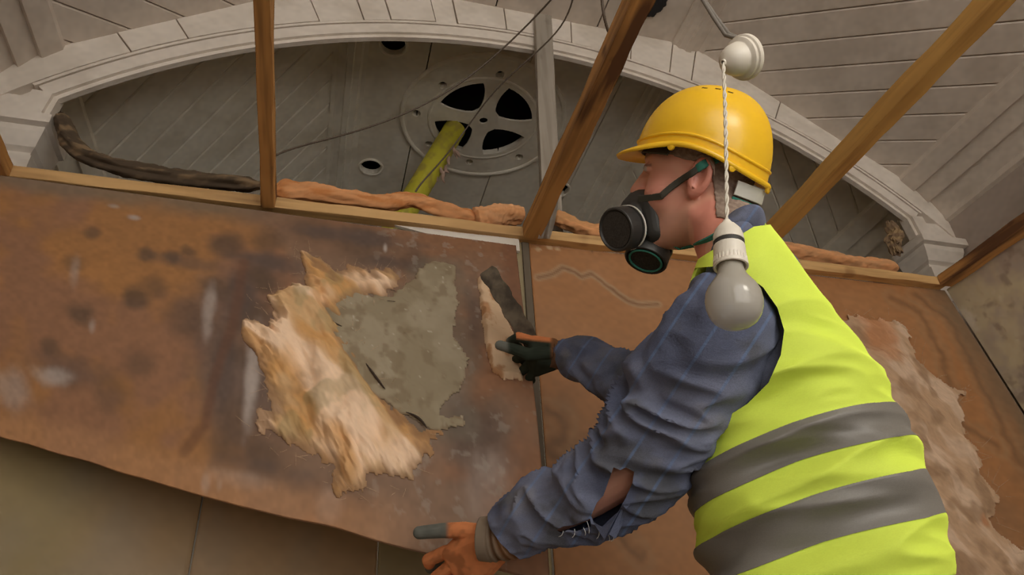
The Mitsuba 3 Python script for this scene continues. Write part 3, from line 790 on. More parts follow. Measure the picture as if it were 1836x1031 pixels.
OR, ORD = (0.62, 0.30, 0.135), (0.50, 0.20, 0.07)
for pts, ry, rz, a, b, lab, seed in (
    ([(112, 205, 1.83), (122, 238, 1.80), (150, 272, 1.78), (215, 296, 1.77), (300, 312, 1.77), (390, 324, 1.77), (466, 330, 1.77)], 0.034, 0.014, (0.085, 0.062, 0.042), (0.21, 0.145, 0.085), 'dark dirty felt strip curling along the left part of the plate', 71),
    ([(490, 340, 1.775), (540, 342, 1.775), (600, 350, 1.775), (660, 358, 1.775), (705, 359, 1.775), (735, 356, 1.777), (775, 366, 1.775), (815, 378, 1.772), (855, 389, 1.77)], 0.030, 0.019, OR, ORD, 'long orange wool strip on the plate between the narrow and the rough joist', 72),
    ([(850, 383, 1.757), (880, 380, 1.757), (910, 380, 1.757), (940, 384, 1.757)], 0.034, 0.026, (0.64, 0.34, 0.17), OR, 'thick folded end of orange wool beside the rough joist', 74),
    ([(992, 386, 1.775), (1025, 398, 1.775), (1060, 410, 1.775), (1105, 420, 1.775)], 0.030, 0.017, (0.52, 0.27, 0.12), OR, 'orange wool strip on the plate behind the respirator', 75),
    ([(1395, 440, 1.775), (1440, 450, 1.775), (1500, 462, 1.775), (1560, 472, 1.77), (1608, 478, 1.765)], 0.034, 0.017, (0.50, 0.26, 0.125), OR, 'orange wool strip on the plate behind the shoulder of the man', 76)):
    mm = batt([PY(x, y + 3, Y) for x, y, Y in pts], ry * 0.78, rz * 1.55, seed, amp=0.5)
    add('insulation_strip', mm, 'vertex_matte', smooth=True, color=batt_cols(mm.vertices, a, b, seed), label=lab, cat='insulation')
rg = trimesh.creation.icosphere(5); v = rg.vertices
v = v * [0.028, 0.03, 0.075]; v = v * (1 + 1.3 * (meshkit.fbm(rg.vertices * 2.2, 4, 81) - 0.5))[:, None] + [[0.012, 0, 0]] * np.sin(v[:, 2:3] * 40)
add('rag', trimesh.Trimesh(v + PY(1603, 428, 1.865), rg.faces, process=False), 'vertex_matte', smooth=True, color=batt_cols(v, (0.20, 0.135, 0.085), (0.29, 0.20, 0.11), 82), label='brown fibrous rag hanging at the right foot of the arch', cat='rag')
# torn plastic film beside the rough joist
bsdf('film', {'type': 'rgb', 'value': [0.55, 0.52, 0.47]}, 0.3, two=False)
scene['film'] = {'type': 'principledthin', 'base_color': {'type': 'rgb', 'value': [0.45, 0.42, 0.38]}, 'roughness': 0.35, 'spec_trans': 0.45, 'diff_trans': 0.6, 'eta': 1.4}
fp = [(964, 428), (972, 400), (984, 372), (994, 346), (1002, 344), (1000, 372), (994, 402), (986, 428)]
fmsh = trimesh.creation.triangulate_polygon(sg.Polygon(fp), engine='earcut')
fv = trimesh.Trimesh(np.c_[fmsh[0], np.zeros(len(fmsh[0]))], fmsh[1], process=False).subdivide().subdivide().subdivide()
V = np.array([PY(x, y, 1.700 + 0.012 * math.sin(x * 0.35 + y * 0.06) + 0.008 * math.sin(y * 0.22)) for x, y, _ in fv.vertices])
add('plastic_film', trimesh.Trimesh(V, fv.faces, process=False), 'film', smooth=True, label='shred of clear plastic film right of the rough joist', cat='plastic film')

# ---------------------------------------------------------------- yellow tube behind the arch, wires
bsdf('tube_yellow', lambda p, n, uv: mix([0.46, 0.42, 0.035], [0.36, 0.30, 0.05], smoothstep(0.5, 0.7, fbm(p.x * 20, p.y * 20, p.z * 14, 3))), 0.45)
ta, tb = PZ(816, 230, 3.452), PY(747, 345, 2.60)
tdir = (tb - ta) / np.linalg.norm(tb - ta); tend = ta + tdir * ((0.03 - ta[2]) / tdir[2])
tp = np.array([ta + (tend - ta) * k for k in np.linspace(0, 1, 60)])
ytube = add('yellow_tube', tube(tp, 0.055, 28), 'tube_yellow', smooth=40, label='yellow tube leaning up into the ventilator behind the wall', cat='tube')
bsdf('shred', (0.42, 0.29, 0.225), 0.9)
sh = []
g = np.random.default_rng(5)
tq = PD(800, 290, float((ta + (tb - ta) * 0.5 - CAM) @ RM[2]) - 0.07)
for x, y in ((812, 262), (806, 280), (800, 296), (790, 300), (780, 312), (816, 270), (772, 302), (798, 306)):
    p = PD(x, y, float((tq - CAM) @ RM[2])); e = PD(x + g.uniform(-6, 12), y + g.uniform(10, 26), float((tq - CAM) @ RM[2]))
    q = spline([p, (p + e) / 2 + g.normal(0, 0.008, 3), e], 8); sh.append(tube(q, 0.009 * np.sin(np.linspace(0.5, 3.0, 8)), 6))
add('torn_wrap', trimesh.util.concatenate(sh), 'shred', ytube, smooth=True, label='pale torn shreds of wrapping')
bsdf('wire_dark', (0.10, 0.075, 0.055), 0.6)
bsdf('wire_grey', (0.17, 0.155, 0.135), 0.5)


def wire(pts, r, mat, label):
    return add('cable', tube(spline(np.array(pts), 60), r, 6), mat, smooth=True, label=label, cat='cable')


wire([PY(1075, -120, 1.2), PY(992, -5, 1.55), PY(930, 60, 1.74), PY(880, 106, 1.84), PY(800, 165, 1.93), PY(700, 214, 1.95), PY(600, 246, 1.90), PY(520, 268, 1.84), PY(492, 280, 1.80)], 0.0034, 'wire_dark', 'thin cable crossing the arch towards the narrow joist at left')
wire([PY(1085, -140, 1.2), PY(1028, -5, 1.55), PY(1010, 40, 1.66), PY(960, 95, 1.80), PY(880, 172, 2.0), PY(835, 232, 2.15), PY(790, 290, 2.1), PY(745, 344, 1.85)], 0.0034, 'wire_dark', 'thin cable running down beside the yellow tube')
wire([PZ(1078, -60, 2.6), PZ(1079, -5, 2.55), PZ(1082, 22, 2.52), PZ(1092, 60, 2.5), PZ(1110, 90, 2.5)], 0.004, 'wire_dark', 'short dark cable end above the rough joist')
wire([PZ(1100, 120, 2.225), PZ(1078, 170, 2.225), PZ(1045, 240, 2.225), PZ(1012, 312, 2.225), PY(995, 345, 1.712), PY(988, 372, 1.706)], 0.0036, 'wire_dark', 'dark cable along the right side of the rough joist')
bl = trimesh.creation.icosphere(4); v = bl.vertices * [0.045, 0.060, 0.012] * (1 + 0.9 * (meshkit.fbm(bl.vertices * 2.4, 3, 91) - .5))[:, None]
add('cable_gland', trimesh.Trimesh(v + PZ(1174, 6, 3.452), bl.faces, process=False), 'void', smooth=True, label='black charred cable outlet at the arch beside the rough joist', cat='cable outlet')

# ---------------------------------------------------------------- pendant lamp
pend = thing('pendant_lamp', 'unlit bare bulb hanging on a twisted white cord from a dangling ceiling rose', 'lamp')
DB = 0.88
S0 = PD(1303, 396, DB)
ds = np.linspace(0.75, 1.25, 501); cand = np.array([PD(1297, 112, d) for d in ds]); N0 = cand[np.argmin(np.hypot(*(cand - S0)[:, :2].T))]
dn = float((N0 - CAM) @ RM[2])
ex = np.array([PD(1320, 586, d) for d in np.linspace(0.7, 1.0, 301)]); tip = ex[np.argmin(np.hypot(*(ex - S0)[:, :2].T))]
AX = tip - S0; HGT = np.linalg.norm(AX); AX /= HGT
K = HGT / 0.1335                                                 # lampholder and bulb together are about 133 mm long
bsdf('lamp_white', (0.66, 0.62, 0.54), 0.4, specular=0.5)
bsdf('lamp_black_ring', (0.03, 0.028, 0.025), 0.6)
bsdf('cord_white', (0.62, 0.58, 0.50), 0.7)


def hang(profile, sides=56): return frame_to(lathe([(r * K, z * K) for r, z in profile], sides), S0, AX)


add('lampholder_cap', hang([(0, 0.0), (0.004, 0.0), (0.0055, 0.003), (0.0095, 0.007), (0.0145, 0.014), (0.0165, 0.021), (0.0168, 0.027), (0.0172, 0.0275), (0.0172, 0.0290), (0.0150, 0.0295), (0, 0.0295)]), 'lamp_white', pend, smooth=35, label='white dome cap of the lampholder')
add('lampholder_ring', hang([(0.0135, 0.0293), (0.0168, 0.0293), (0.0168, 0.0345), (0.0135, 0.0345)]), 'lamp_black_ring', pend, smooth=30, label='black ring of the lampholder')
skirt = add('lampholder_skirt', hang([(0.0130, 0.0343), (0.0168, 0.0343), (0.0172, 0.036), (0.0176, 0.050), (0.0178, 0.0560), (0.0186, 0.0565), (0.0188, 0.0610), (0.0176, 0.0616), (0.0160, 0.0608), (0.0155, 0.050), (0.0130, 0.045)]), 'lamp_white', pend, smooth=30)
ribs = []
for k in range(28):
    a = 2 * math.pi * k / 28; d = np.array([math.cos(a), math.sin(a), 0])
    ribs.append(frame_to(obox(d * 0.01755 * K + [0, 0, 0.050 * K], d * 0.0179 * K + [0, 0, 0.0565 * K], 0.0012 * K, 0.0012 * K, up=d, bevel=0.0002), S0, AX))
add('grip_ribs', trimesh.util.concatenate(ribs), 'lamp_white', skirt, kind='stuff')
scene['pearl_glass'] = {'type': 'blendbsdf', 'weight': 0.38, 'a': {'type': 'twosided', 'bsdf': {'type': 'roughplastic', 'diffuse_reflectance': {'type': 'rgb', 'value': [0.55, 0.52, 0.455]}, 'alpha': 0.035}}, 'b': {'type': 'thindielectric'}}
bp = [(0.0128, 0.052), (0.0132, 0.060), (0.0140, 0.066), (0.0165, 0.073), (0.0212, 0.080), (0.0258, 0.087), (0.0288, 0.094), (0.0300, 0.1025), (0.0294, 0.111), (0.0270, 0.119), (0.0225, 0.126), (0.0160, 0.131), (0.0085, 0.1330), (0, 0.1335)]
add('bulb', hang([(0, 0.052)] + bp), 'pearl_glass', pend, smooth=True, label='pearl glass bulb')
bsdf('filament', (0.06, 0.05, 0.045), 0.5)
add('filament_stem', trimesh.util.concatenate([frame_to(tube([(0, 0, 0.060 * K), (0, 0, 0.094 * K)], [0.003 * K, 0.002 * K], 8), S0, AX), frame_to(tube([(-0.011 * K, 0, 0.104 * K), (-0.003 * K, 0, 0.094 * K), (0.003 * K, 0, 0.094 * K), (0.011 * K, 0, 0.104 * K)], 0.0008 * K, 6), S0, AX)]), 'filament', pend)
# twisted cord
L = np.linalg.norm(N0 - S0); u = (N0 - S0) / L; s1 = np.cross(u, [0.3, 0.8, 0.1]); s1 /= np.linalg.norm(s1); s2 = np.cross(u, s1)
kk = np.linspace(0, 1, 160); bow = 0.006 * np.sin(np.pi * kk)
for ph in (0, math.pi):
    w = 2 * math.pi * kk * L / 0.034 + ph
    pts = S0 + AX * 0.002 + np.outer(kk, N0 - S0) + 0.0014 * (np.cos(w)[:, None] * s1 + np.sin(w)[:, None] * s2) + bow[:, None] * s2
    add('cord', tube(pts, 0.00150, 7), 'cord_white', pend, smooth=True)
# rose: its cover faces down and left, the feed cables come in at the back
rt = -(N0 - CAM) / np.linalg.norm(N0 - CAM)
rax = rt * 0.55 - RM[0] * 0.83 + RM[1] * 0.20; rax /= np.linalg.norm(rax)
kr = dn * 82 / FPX / 0.082
rose = [(0, -0.058), (0.039, -0.058), (0.0410, -0.056), (0.0412, -0.0475), (0.0395, -0.046), (0.0380, -0.0455), (0.0378, -0.0400), (0.0350, -0.0375), (0.0315, -0.0360), (0.0300, -0.0340), (0.0292, -0.028), (0.0268, -0.018), (0.0220, -0.0090), (0.0150, -0.003), (0.0085, 0.0), (0.0062, 0.0012), (0.0058, 0.0045), (0.0044, 0.0052), (0.0036, 0.0045), (0.0034, -0.004), (0, -0.004)]
add('rose', frame_to(lathe([(r * kr, z * kr) for r, z in rose], 64), N0 - rax * 0.002, rax), 'lamp_white', pend, smooth=35, label='white plastic ceiling rose')
bk_ = N0 - rax * 0.056 * kr
for off in (0.0, 0.0085):
    q = [bk_ + RM[1] * (-0.030 * kr), PD(1300 + off * 900, 62, dn + 0.05), PD(1281 + off * 600, 34, dn + 0.07), PD(1256 + off * 300, -6, dn + 0.11), PD(1215 + off * 300, -75, dn + 0.22), PZ(1160, -150, 3.40)]
    add('feed_cable', tube(spline(np.array(q), 50), 0.0032, 8), 'wire_grey', pend, smooth=True)

# ---------------------------------------------------------------- the man
E1 = np.array([0.80, -0.60, 0.0])       # level, across the line of sight to his trunk (towards his back)
E2 = np.array([0.60, 0.80, 0.0])        # level, along it (towards his right side)
# trunk: picture height, front and back edge of the vest, distance, half depth along E2, superellipse power
LEVELS = np.array([
    [1110.0, 1291.4, 1703.0, 1.015, 0.15], [1031.0, 1280.4, 1686.8, 1.04, 0.155], [930.0, 1263.4, 1658.4, 1.07, 0.16], [840.0, 1248.4, 1622.1, 1.095, 0.165], [760.0, 1243.4, 1585.3, 1.118, 0.172], [690.0, 1236.7, 1540.6, 1.138, 0.178], [620.0, 1230.0, 1492.9, 1.158, 0.18], [560.0, 1228.0, 1452.1, 1.174, 0.176], [510.0, 1233.3, 1423.5, 1.188, 0.16], [468.0, 1245.9, 1399.9, 1.2, 0.13], [435.0, 1265.1, 1384.8, 1.208, 0.098], [412.0, 1289.3, 1373.9, 1.214, 0.072], [396.0, 1313.5, 1367.0, 1.218, 0.056]], float)


def trunk_rows(off, n=150, m=180, v0=0.0, v1=1.0, wrinkle=None):
    from scipy.interpolate import PchipInterpolator
    k = np.linspace(0, 1, len(LEVELS))
    f = PchipInterpolator(k, LEVELS)
    rows = []
    A = np.linspace(0, 2 * np.pi, m, endpoint=False)
    for v in np.linspace(v0, v1, n):
        y, xl, xr, d, dep = f(v)
        c = PD((xl + xr) / 2, y, d); w = (xr - xl) / 2 * d / FPX
        ca, sa = np.cos(A), np.sin(A)
        pw = 0.86
        x = np.sign(ca) * np.abs(ca) ** pw * (w + off); z = np.sign(sa) * np.abs(sa) ** pw * (dep + off)
        # rings lean with the back: the back edge (towards E1) is a little higher
        P = c + x[:, None] * (E1 + [0, 0, TILT]) + z[:, None] * (E2 + [0, 0, 0.10])
        rows.append(P)
    R = np.array(rows)
    if wrinkle is not None:
        du = np.roll(R, -1, 1) - np.roll(R, 1, 1); dv = np.gradient(R, axis=0)
        n_ = np.cross(du, dv); n_ /= np.linalg.norm(n_, axis=-1, keepdims=True)
        if (n_[0, 0] @ (R[0, 0] - R[0].mean(0))) < 0: n_ = -n_
        R = R + n_ * (wrinkle(R) * (1 - 0.55 * sst(0.55, 0.95, np.cos(A))))[..., None]
    return R


TILT = 0.20


def ridged(P, seed):
    return 1 - np.abs(2 * meshkit.fbm(P, 2, seed) - 1)


def vest_wrinkle(P):
    # creases run up from front to back across the trunk, long and soft, with a few sharp ones
    a = P @ np.array([0.80, -0.60, 0.0]); b = P[..., 2] - 0.25 * a; c = P @ E2
    big = meshkit.fbm(np.stack([a * 4.0, c * 4.0, b * 11], -1), 2, 3) - 0.5
    fold = ridged(np.stack([a * 3.2 + 2, c * 3.2, b * 14], -1), 11) - 0.62
    fold2 = ridged(np.stack([a * 5 + 7, c * 5, (b + 0.25 * a) * 21], -1), 17) - 0.62
    small = meshkit.fbm(np.stack([a * 16, c * 16, b * 38], -1), 2, 5) - 0.5
    return 0.014 * big + (0.042 * fold + 0.024 * fold2) * sst(1.45, 1.25, P[..., 2]) + 0.003 * small - 0.006


def shirt_wrinkle(P):
    return 0.010 * (ridged(P * 9, 4) - 0.6)


def px_of(P):
    c = (np.asarray(P) - CAM) @ RM.T
    return np.stack([918 + FPX * c[..., 0] / c[..., 2], 515.5 + FPX * c[..., 1] / c[..., 2]], -1)


def frustum(poly, d0, d1):
    """A cutter: the outline poly (picture points as seen from the front) from distance d0 to d1."""
    a = [PD(x, y, d0) for x, y in poly]; b = [PD(x, y, d1) for x, y in poly]
    m = loft([np.array(a), np.array(b)])
    if m.volume < 0: m.invert()
    return MAN(m)


def solid(rows):
    m = loft(list(rows))
    if m.volume < 0: m.invert()
    return MAN(m)


def smooth_man(man, length, it=12, lam=0.5):
    t = TM(man.refine_to_length(length))
    t = trimesh.Trimesh(t.vertices, t.faces, process=True)
    trimesh.smoothing.filter_taubin(t, lamb=lam, nu=lam + 0.03, iterations=it)
    return t


def sphere_at(c, r, n=20):
    return m3.Manifold.sphere(r, n).translate([float(x) for x in c])


def bone(a, ra, b, rb, n=20):
    return m3.Manifold.batch_hull([sphere_at(a, ra, n), sphere_at(b, rb, n)])


# joints
NECK = PD(1318, 428, 1.225)
LSH, LEL, LWR = PD(1296, 585, 1.050), PD(1128, 838, 1.10), PD(902, 962, 1.20)
RSH, REL, RWR = PD(1362, 520, 1.31), PD(1196, 700, 1.47), PD(1008, 640, 1.585)
PELV = PD(1500, 1110, 1.015)
LHIP, RHIP = PELV - E2 * 0.09 - [0, 0, 0.06], PELV + E2 * 0.09 - [0, 0, 0.06]
FACE = np.array([-0.77, 0.64, 0.0]); FACE /= np.linalg.norm(FACE)
LKN, RKN = LHIP * [1, 1, 0] + FACE * 0.10 - E2 * 0.05 + [0, 0, 0.50], RHIP * [1, 1, 0] + FACE * 0.02 + E2 * 0.06 + [0, 0, 0.50]
LAN, RAN = LKN * [1, 1, 0] - FACE * 0.03 + [0, 0, 0.09], RKN * [1, 1, 0] - FACE * 0.10 + E2 * 0.02 + [0, 0, 0.09]

HEAD_AT = np.array([0.639, 0.885, 1.690])
HR = Rot.from_euler('ZYX', np.radians([146.0, -18.8, -31.0])).as_matrix()


def HL(p): return np.asarray(p, float) @ HR.T + HEAD_AT          # head coordinates (x ahead, y left, z up, from between the ears) -> world


def UH(P): return (np.asarray(P, float) - HEAD_AT) @ HR


man = thing('person', 'man in yellow hard hat, black respirator and yellow vest pulling off a wall panel', 'person')

# --- distance-field head
def surface_nets(F, lo_, h):
    """Mesh of F = 0 (negative inside) on a regular grid."""
    s = F < 0
    nx, ny, nz_ = F.shape
    cell = np.zeros((nx - 1, ny - 1, nz_ - 1), int); acc = np.zeros(cell.shape + (3,)); cnt = np.zeros(cell.shape)
    corner = [(0, 0, 0), (1, 0, 0), (0, 1, 0), (1, 1, 0), (0, 0, 1), (1, 0, 1), (0, 1, 1), (1, 1, 1)]
    sub = lambda A, c: A[c[0]:A.shape[0] - 1 + c[0], c[1]:A.shape[1] - 1 + c[1], c[2]:A.shape[2] - 1 + c[2]]
    for a in range(8):
        for b in range(a + 1, 8):
            d = np.array(corner[b]) - corner[a]
            if np.abs(d).sum() != 1 or d.min() < 0: continue
            fa, fb = sub(F, corner[a]), sub(F, corner[b])
            x = (fa < 0) != (fb < 0)
            t = np.where(x, fa / np.where(x, fa - fb, 1), 0)
            acc += x[..., None] * (np.array(corner[a]) + t[..., None] * d); cnt += x
    on = cnt > 0
    idx = np.full(cell.shape, -1); idx[on] = np.arange(on.sum())
    V = (np.argwhere(on) + acc[on] / cnt[on][:, None]) * h + lo_
    faces = []
    for ax in range(3):
        u, w = [(1, 2), (2, 0), (0, 1)][ax]
        sl = [slice(1, -1)] * 3; sl[ax] = slice(0, -1)
        sl2 = list(sl); sl2[ax] = slice(1, None)
        A, B = s[tuple(sl)], s[tuple(sl2)]
        for inside_first in (True, False):
            e = np.argwhere((A & ~B) if inside_first else (~A & B))
            if not len(e): continue
            p = e.copy()
            for k in range(3):
                if k != ax: p[:, k] += 1
            q = []
            for du, dw in ((-1, -1), (0, -1), (0, 0), (-1, 0)):
                c = p.copy(); c[:, u] += du; c[:, w] += dw
                q.append(idx[c[:, 0], c[:, 1], c[:, 2]])
            q = np.stack(q, 1)
            if not inside_first: q = q[:, ::-1]
            faces += [q[:, [0, 1, 2]], q[:, [0, 2, 3]]]
    return trimesh.Trimesh(V, np.vstack(faces), process=False)


def smin(a, b, k): hh = np.clip(0.5 + 0.5 * (b - a) / k, 0, 1); return b * (1 - hh) + a * hh - k * hh * (1 - hh)
def smax(a, b, k): return -smin(-a, -b, k)
def ell(P, c, r): q = (P - c) / r; k0 = np.linalg.norm(q, axis=-1); k1 = np.linalg.norm(q / r, axis=-1); return k0 * (k0 - 1) / np.maximum(k1, 1e-9)
def cap(P, a, b, ra, rb):
    a, b = np.array(a, float), np.array(b, float); ab = b - a
    t = np.clip((P - a) @ ab / (ab @ ab), 0, 1)
    return np.linalg.norm(P - a - t[..., None] * ab, axis=-1) - (ra + (rb - ra) * t)


def head_field(P):
    Q = P.copy(); Q[..., 1] = np.abs(Q[..., 1])           # the two sides alike
    d = ell(P, (-0.008, 0, 0.055), (0.100, 0.078, 0.098))
    d = smin(d, ell(P, (0.032, 0, -0.022), (0.064, 0.063, 0.098)), 0.03)
    d = smin(d, cap(Q, (-0.004, 0.056, -0.052), (0.070, 0.016, -0.104), 0.020, 0.021), 0.022)
    d = smin(d, ell(P, (0.078, 0, -0.104), (0.022, 0.024, 0.020)), 0.02)
    d = smin(d, ell(Q, (0.058, 0.043, -0.020), (0.030, 0.026, 0.028)), 0.02)
    d = smin(d, cap(Q, (0.088, 0.012, 0.050), (0.070, 0.046, 0.048), 0.012, 0.010), 0.014)
    d = smax(d, -ell(Q, (0.100, 0.034, 0.028), (0.020, 0.017, 0.013)), 0.010)
    d = smin(d, cap(P, (0.090, 0, 0.034), (0.116, 0, -0.010), 0.009, 0.0125), 0.010)
    d = smin(d, ell(Q, (0.103, 0.011, -0.014), (0.012, 0.008, 0.008)), 0.006)
    d = smin(d, ell(Q, (0.0845, 0.0335, 0.029), (0.0125, 0.013, 0.0105)), 0.003)      # lids over the eyeballs
    d = smin(d, ell(P, (0.094, 0, -0.050), (0.012, 0.022, 0.006)), 0.006)
    d = smin(d, ell(P, (0.091, 0, -0.062), (0.012, 0.020, 0.007)), 0.006)
    # ear: a tilted shell with rim, bowl and lobe
    c, s = math.cos(0.25), math.sin(0.25)
    E = Q - np.array([-0.016, 0.082, 0.006])
    e = np.stack([E[..., 0] * c + E[..., 2] * s, E[..., 1] - 0.30 * np.minimum(0, E[..., 0] * c + E[..., 2] * s) * -1, -E[..., 0] * s + E[..., 2] * c], -1)
    ear = ell(e, (0, 0, 0.004), (0.0205, 0.0095, 0.0355))
    ear = smin(ear, ell(e, (0.006, -0.003, -0.026), (0.010, 0.006, 0.011)), 0.008)
    ear = smax(ear, -ell(e, (0.0015, 0.0095, 0.005), (0.0125, 0.0090, 0.024)), 0.004)
    ear = smin(ear, cap(e, (0.013, 0.003, -0.004), (0.012, 0.003, -0.014), 0.004, 0.004), 0.004)
    d = smin(d, ear, 0.007)
    neck = UH(NECK)
    d = smin(d, cap(P, (-0.030, 0, -0.040), neck + [0, 0, -0.02], 0.056, 0.062), 0.03)
    d = smin(d, cap(Q, (-0.040, 0.050, -0.030), neck + [0.03, 0.01, 0], 0.014, 0.014), 0.025)    # sternomastoid
    # skin folds at the back of the neck
    d = d + 0.0012 * np.sin((P[..., 2] + 0.3 * P[..., 0]) * 260) * sst(-0.04, -0.08, P[..., 0]) * sst(-0.02, -0.06, P[..., 2])
    return d


hh = 0.0028
hlo, hhi = np.array([-0.150, -0.155, -0.28]), np.array([0.145, 0.155, 0.17])
grid = np.stack(np.meshgrid(*[np.arange(a, b, hh) for a, b in zip(hlo, hhi)], indexing='ij'), -1)
HF = head_field(grid)
HB = np.maximum(HF, -grid[..., 2] - 0.265)
for _ax in range(3):
    _v = np.moveaxis(HB, _ax, 0); _v[0] = np.maximum(_v[0], 1e-3); _v[-1] = np.maximum(_v[-1], 1e-3)
headm = surface_nets(HB, hlo, hh)
trimesh.smoothing.filter_taubin(headm, iterations=4)
head_man = MAN(trimesh.Trimesh(HL(headm.vertices), headm.faces, process=False))

# trunk, arms and legs of the body under the clothes, joined with the head into one surface
inner = solid(trunk_rows(-0.045, 60, 72, 0.0, 0.93))
parts = [inner, bone(LSH, 0.052, LEL, 0.042), bone(LEL, 0.041, LEL + (LWR - LEL) * 0.35, 0.043), bone(LEL + (LWR - LEL) * 0.35, 0.043, LWR, 0.027),
         bone(RSH, 0.048, REL, 0.034), bone(REL, 0.034, REL + (RWR - REL) * 0.35, 0.036), bone(REL + (RWR - REL) * 0.35, 0.036, RWR, 0.027),
         bone(LSH, 0.05, NECK - [0, 0, 0.07], 0.06), bone(RSH, 0.05, NECK - [0, 0, 0.07], 0.06),
         bone(PELV + [0, 0, 0.02], 0.11, PELV - [0, 0, 0.08], 0.12), bone(LHIP, 0.085, LKN, 0.055), bone(RHIP, 0.085, RKN, 0.055), bone(LKN, 0.054, LAN, 0.038), bone(RKN, 0.054, RAN, 0.038),
         bone(LAN - [0, 0, 0.03], 0.04, LAN + FACE * 0.16 - [0, 0, 0.055], 0.03), bone(RAN - [0, 0, 0.03], 0.04, RAN + FACE * 0.16 - [0, 0, 0.055], 0.03)]
torso = smooth_man(m3.Manifold.batch_boolean(parts, m3.OpType.Add), 0.016, 10)
body = TM(MAN(torso) + head_man)
P = body.vertices; h_ = UH(P)
inhead = (np.abs(h_[:, 1]) < 0.12) & (h_[:, 2] > -0.26) & (np.abs(h_[:, 0]) < 0.16)
skin = np.tile([0.66, 0.335, 0.235], (len(P), 1))
nn = nz(P, 40, 3, 3)
skin = mixc(skin, (0.66, 0.30, 0.22), 0.7 * sst(0.45, 0.65, nz(P, 22, 2, 3)))
ear_zone = sst(0.074, 0.082, np.abs(h_[:, 1])) * inhead
skin = mixc(skin, (0.60, 0.21, 0.16), 0.7 * ear_zone)
cheek = np.exp(-((h_[:, 0] - 0.06) ** 2 + (h_[:, 2] + 0.02) ** 2) / 0.035 ** 2) * inhead
skin = mixc(skin, (0.60, 0.22, 0.17), 0.6 * cheek)
eye = np.minimum(np.hypot(h_[:, 0] - 0.094, h_[:, 2] - 0.029) * 1.0, 1)
lash = np.exp(-(((h_[:, 2] - 0.033) / 0.0025) ** 2)) * (np.hypot(h_[:, 0] - 0.088, np.abs(h_[:, 1]) - 0.0335) < 0.016) * inhead
skin = mixc(skin, (0.12, 0.06, 0.045), 0.8 * lash)
eyew = (np.abs(h_[:, 2] - 0.0275) < 0.0045) * (np.hypot(h_[:, 0] - 0.092, np.abs(h_[:, 1]) - 0.0335) < 0.012) * inhead
skin = mixc(skin, (0.42, 0.36, 0.33), eyew.astype(float))
iris = (np.hypot(h_[:, 2] - 0.0275, np.abs(h_[:, 1]) - 0.034) < 0.0045) * (h_[:, 0] > 0.085) * inhead
skin = mixc(skin, (0.06, 0.05, 0.05), iris.astype(float))
brow = np.exp(-(((h_[:, 2] - 0.050 - 0.1 * np.abs(h_[:, 1])) / 0.005) ** 2)) * (np.abs(h_[:, 1]) < 0.058) * (np.abs(h_[:, 1]) > 0.012) * (h_[:, 0] > 0.06) * inhead
skin = mixc(skin, (0.16, 0.11, 0.085), 0.75 * brow)
beard = sst(-0.03, -0.07, h_[:, 2]) * (h_[:, 0] > 0.0) * (h_[:, 2] > -0.125) * inhead
skin = mixc(skin, (0.30, 0.17, 0.13), 0.35 * beard * nn * 1.6)
k = add('body', body, 'vertex_satin', man, smooth=True, color=skin)
# hair: short grey, a thin layer over the back and sides of the skull
hz = grid[..., 2]; hx = grid[..., 0]
line = np.where(hx > -0.028, 0.030 + (hx + 0.028) * 0.25, np.maximum(0.03 + (hx + 0.028) * 4.0, -0.062 + 0 * hx))      # lower hairline rises in front of the ear
hair_n = meshkit.noise(grid * 420, 5)
HAIR = np.maximum(HF - 0.0015 - 0.0028 * hair_n, np.maximum(line - hz + 0.010 * (meshkit.fbm(grid * 60, 2, 8) - 0.5), hx - 0.05))
HAIR = np.maximum(HAIR, -(HF + 0.004))
earkeep = ell(np.concatenate([hx[..., None], np.abs(grid[..., 1:2]), hz[..., None]], -1), (-0.014, 0.090, 0.006), (0.026, 0.018, 0.038))
HAIR = np.maximum(HAIR, -earkeep)
hm = surface_nets(HAIR, hlo, hh)
hv = HL(hm.vertices)
hc = mixc(np.tile([0.31, 0.235, 0.19], (len(hv), 1)), (0.19, 0.14, 0.11), 0.8 * sst(0.35, 0.7, nz(hm.vertices, 260, 3, 2)))
hc = mixc(hc, (0.32, 0.23, 0.185), 0.5 * sst(0.5, 0.7, nz(hm.vertices, 40, 6, 3)))
add('hair', trimesh.Trimesh(hv, hm.faces, process=False), 'vertex_matte', man, smooth=True, color=hc, label='short grey hair below the hard hat')

# --- shirt
_ad = (LEL - LSH) / np.linalg.norm(LEL - LSH)
PLAID = np.cross(_ad, (LEL - CAM) / np.linalg.norm(LEL - CAM)); PLAID = [float(x) for x in PLAID / np.linalg.norm(PLAID)]


def denim(p, n, uv):
    q = [p.x * 0.80 - p.y * 0.60, p.x * 0.6 + p.y * 0.8, p.z]
    weave = noise(q[0] * 900, q[1] * 900, q[2] * 900)
    a = fbm(q[0] * 9, q[1] * 9, q[2] * 9, 4)
    c = mix([0.074, 0.088, 0.148], [0.13, 0.145, 0.215], smoothstep(0.35, 0.65, a))
    c = mix(c, [0.070, 0.072, 0.080], 0.75 * smoothstep(0.55, 0.72, fbm(q[0] * 17 + 7, q[1] * 17, q[2] * 17, 4)))
    c = mix(c, [0.19, 0.175, 0.165], 0.35 * smoothstep(0.62, 0.75, fbm(q[0] * 12 + 31, q[1] * 12, q[2] * 12, 4)))
    k = (p.x * PLAID[0] + p.y * PLAID[1] + p.z * PLAID[2]) / 0.052
    k = dr.abs(k - dr.floor(k) - 0.5)
    c = mix(c, [0.10, 0.17, 0.33], 0.45 * smoothstep(0.06, 0.02, k))
    return c * (0.85 + 0.3 * weave)


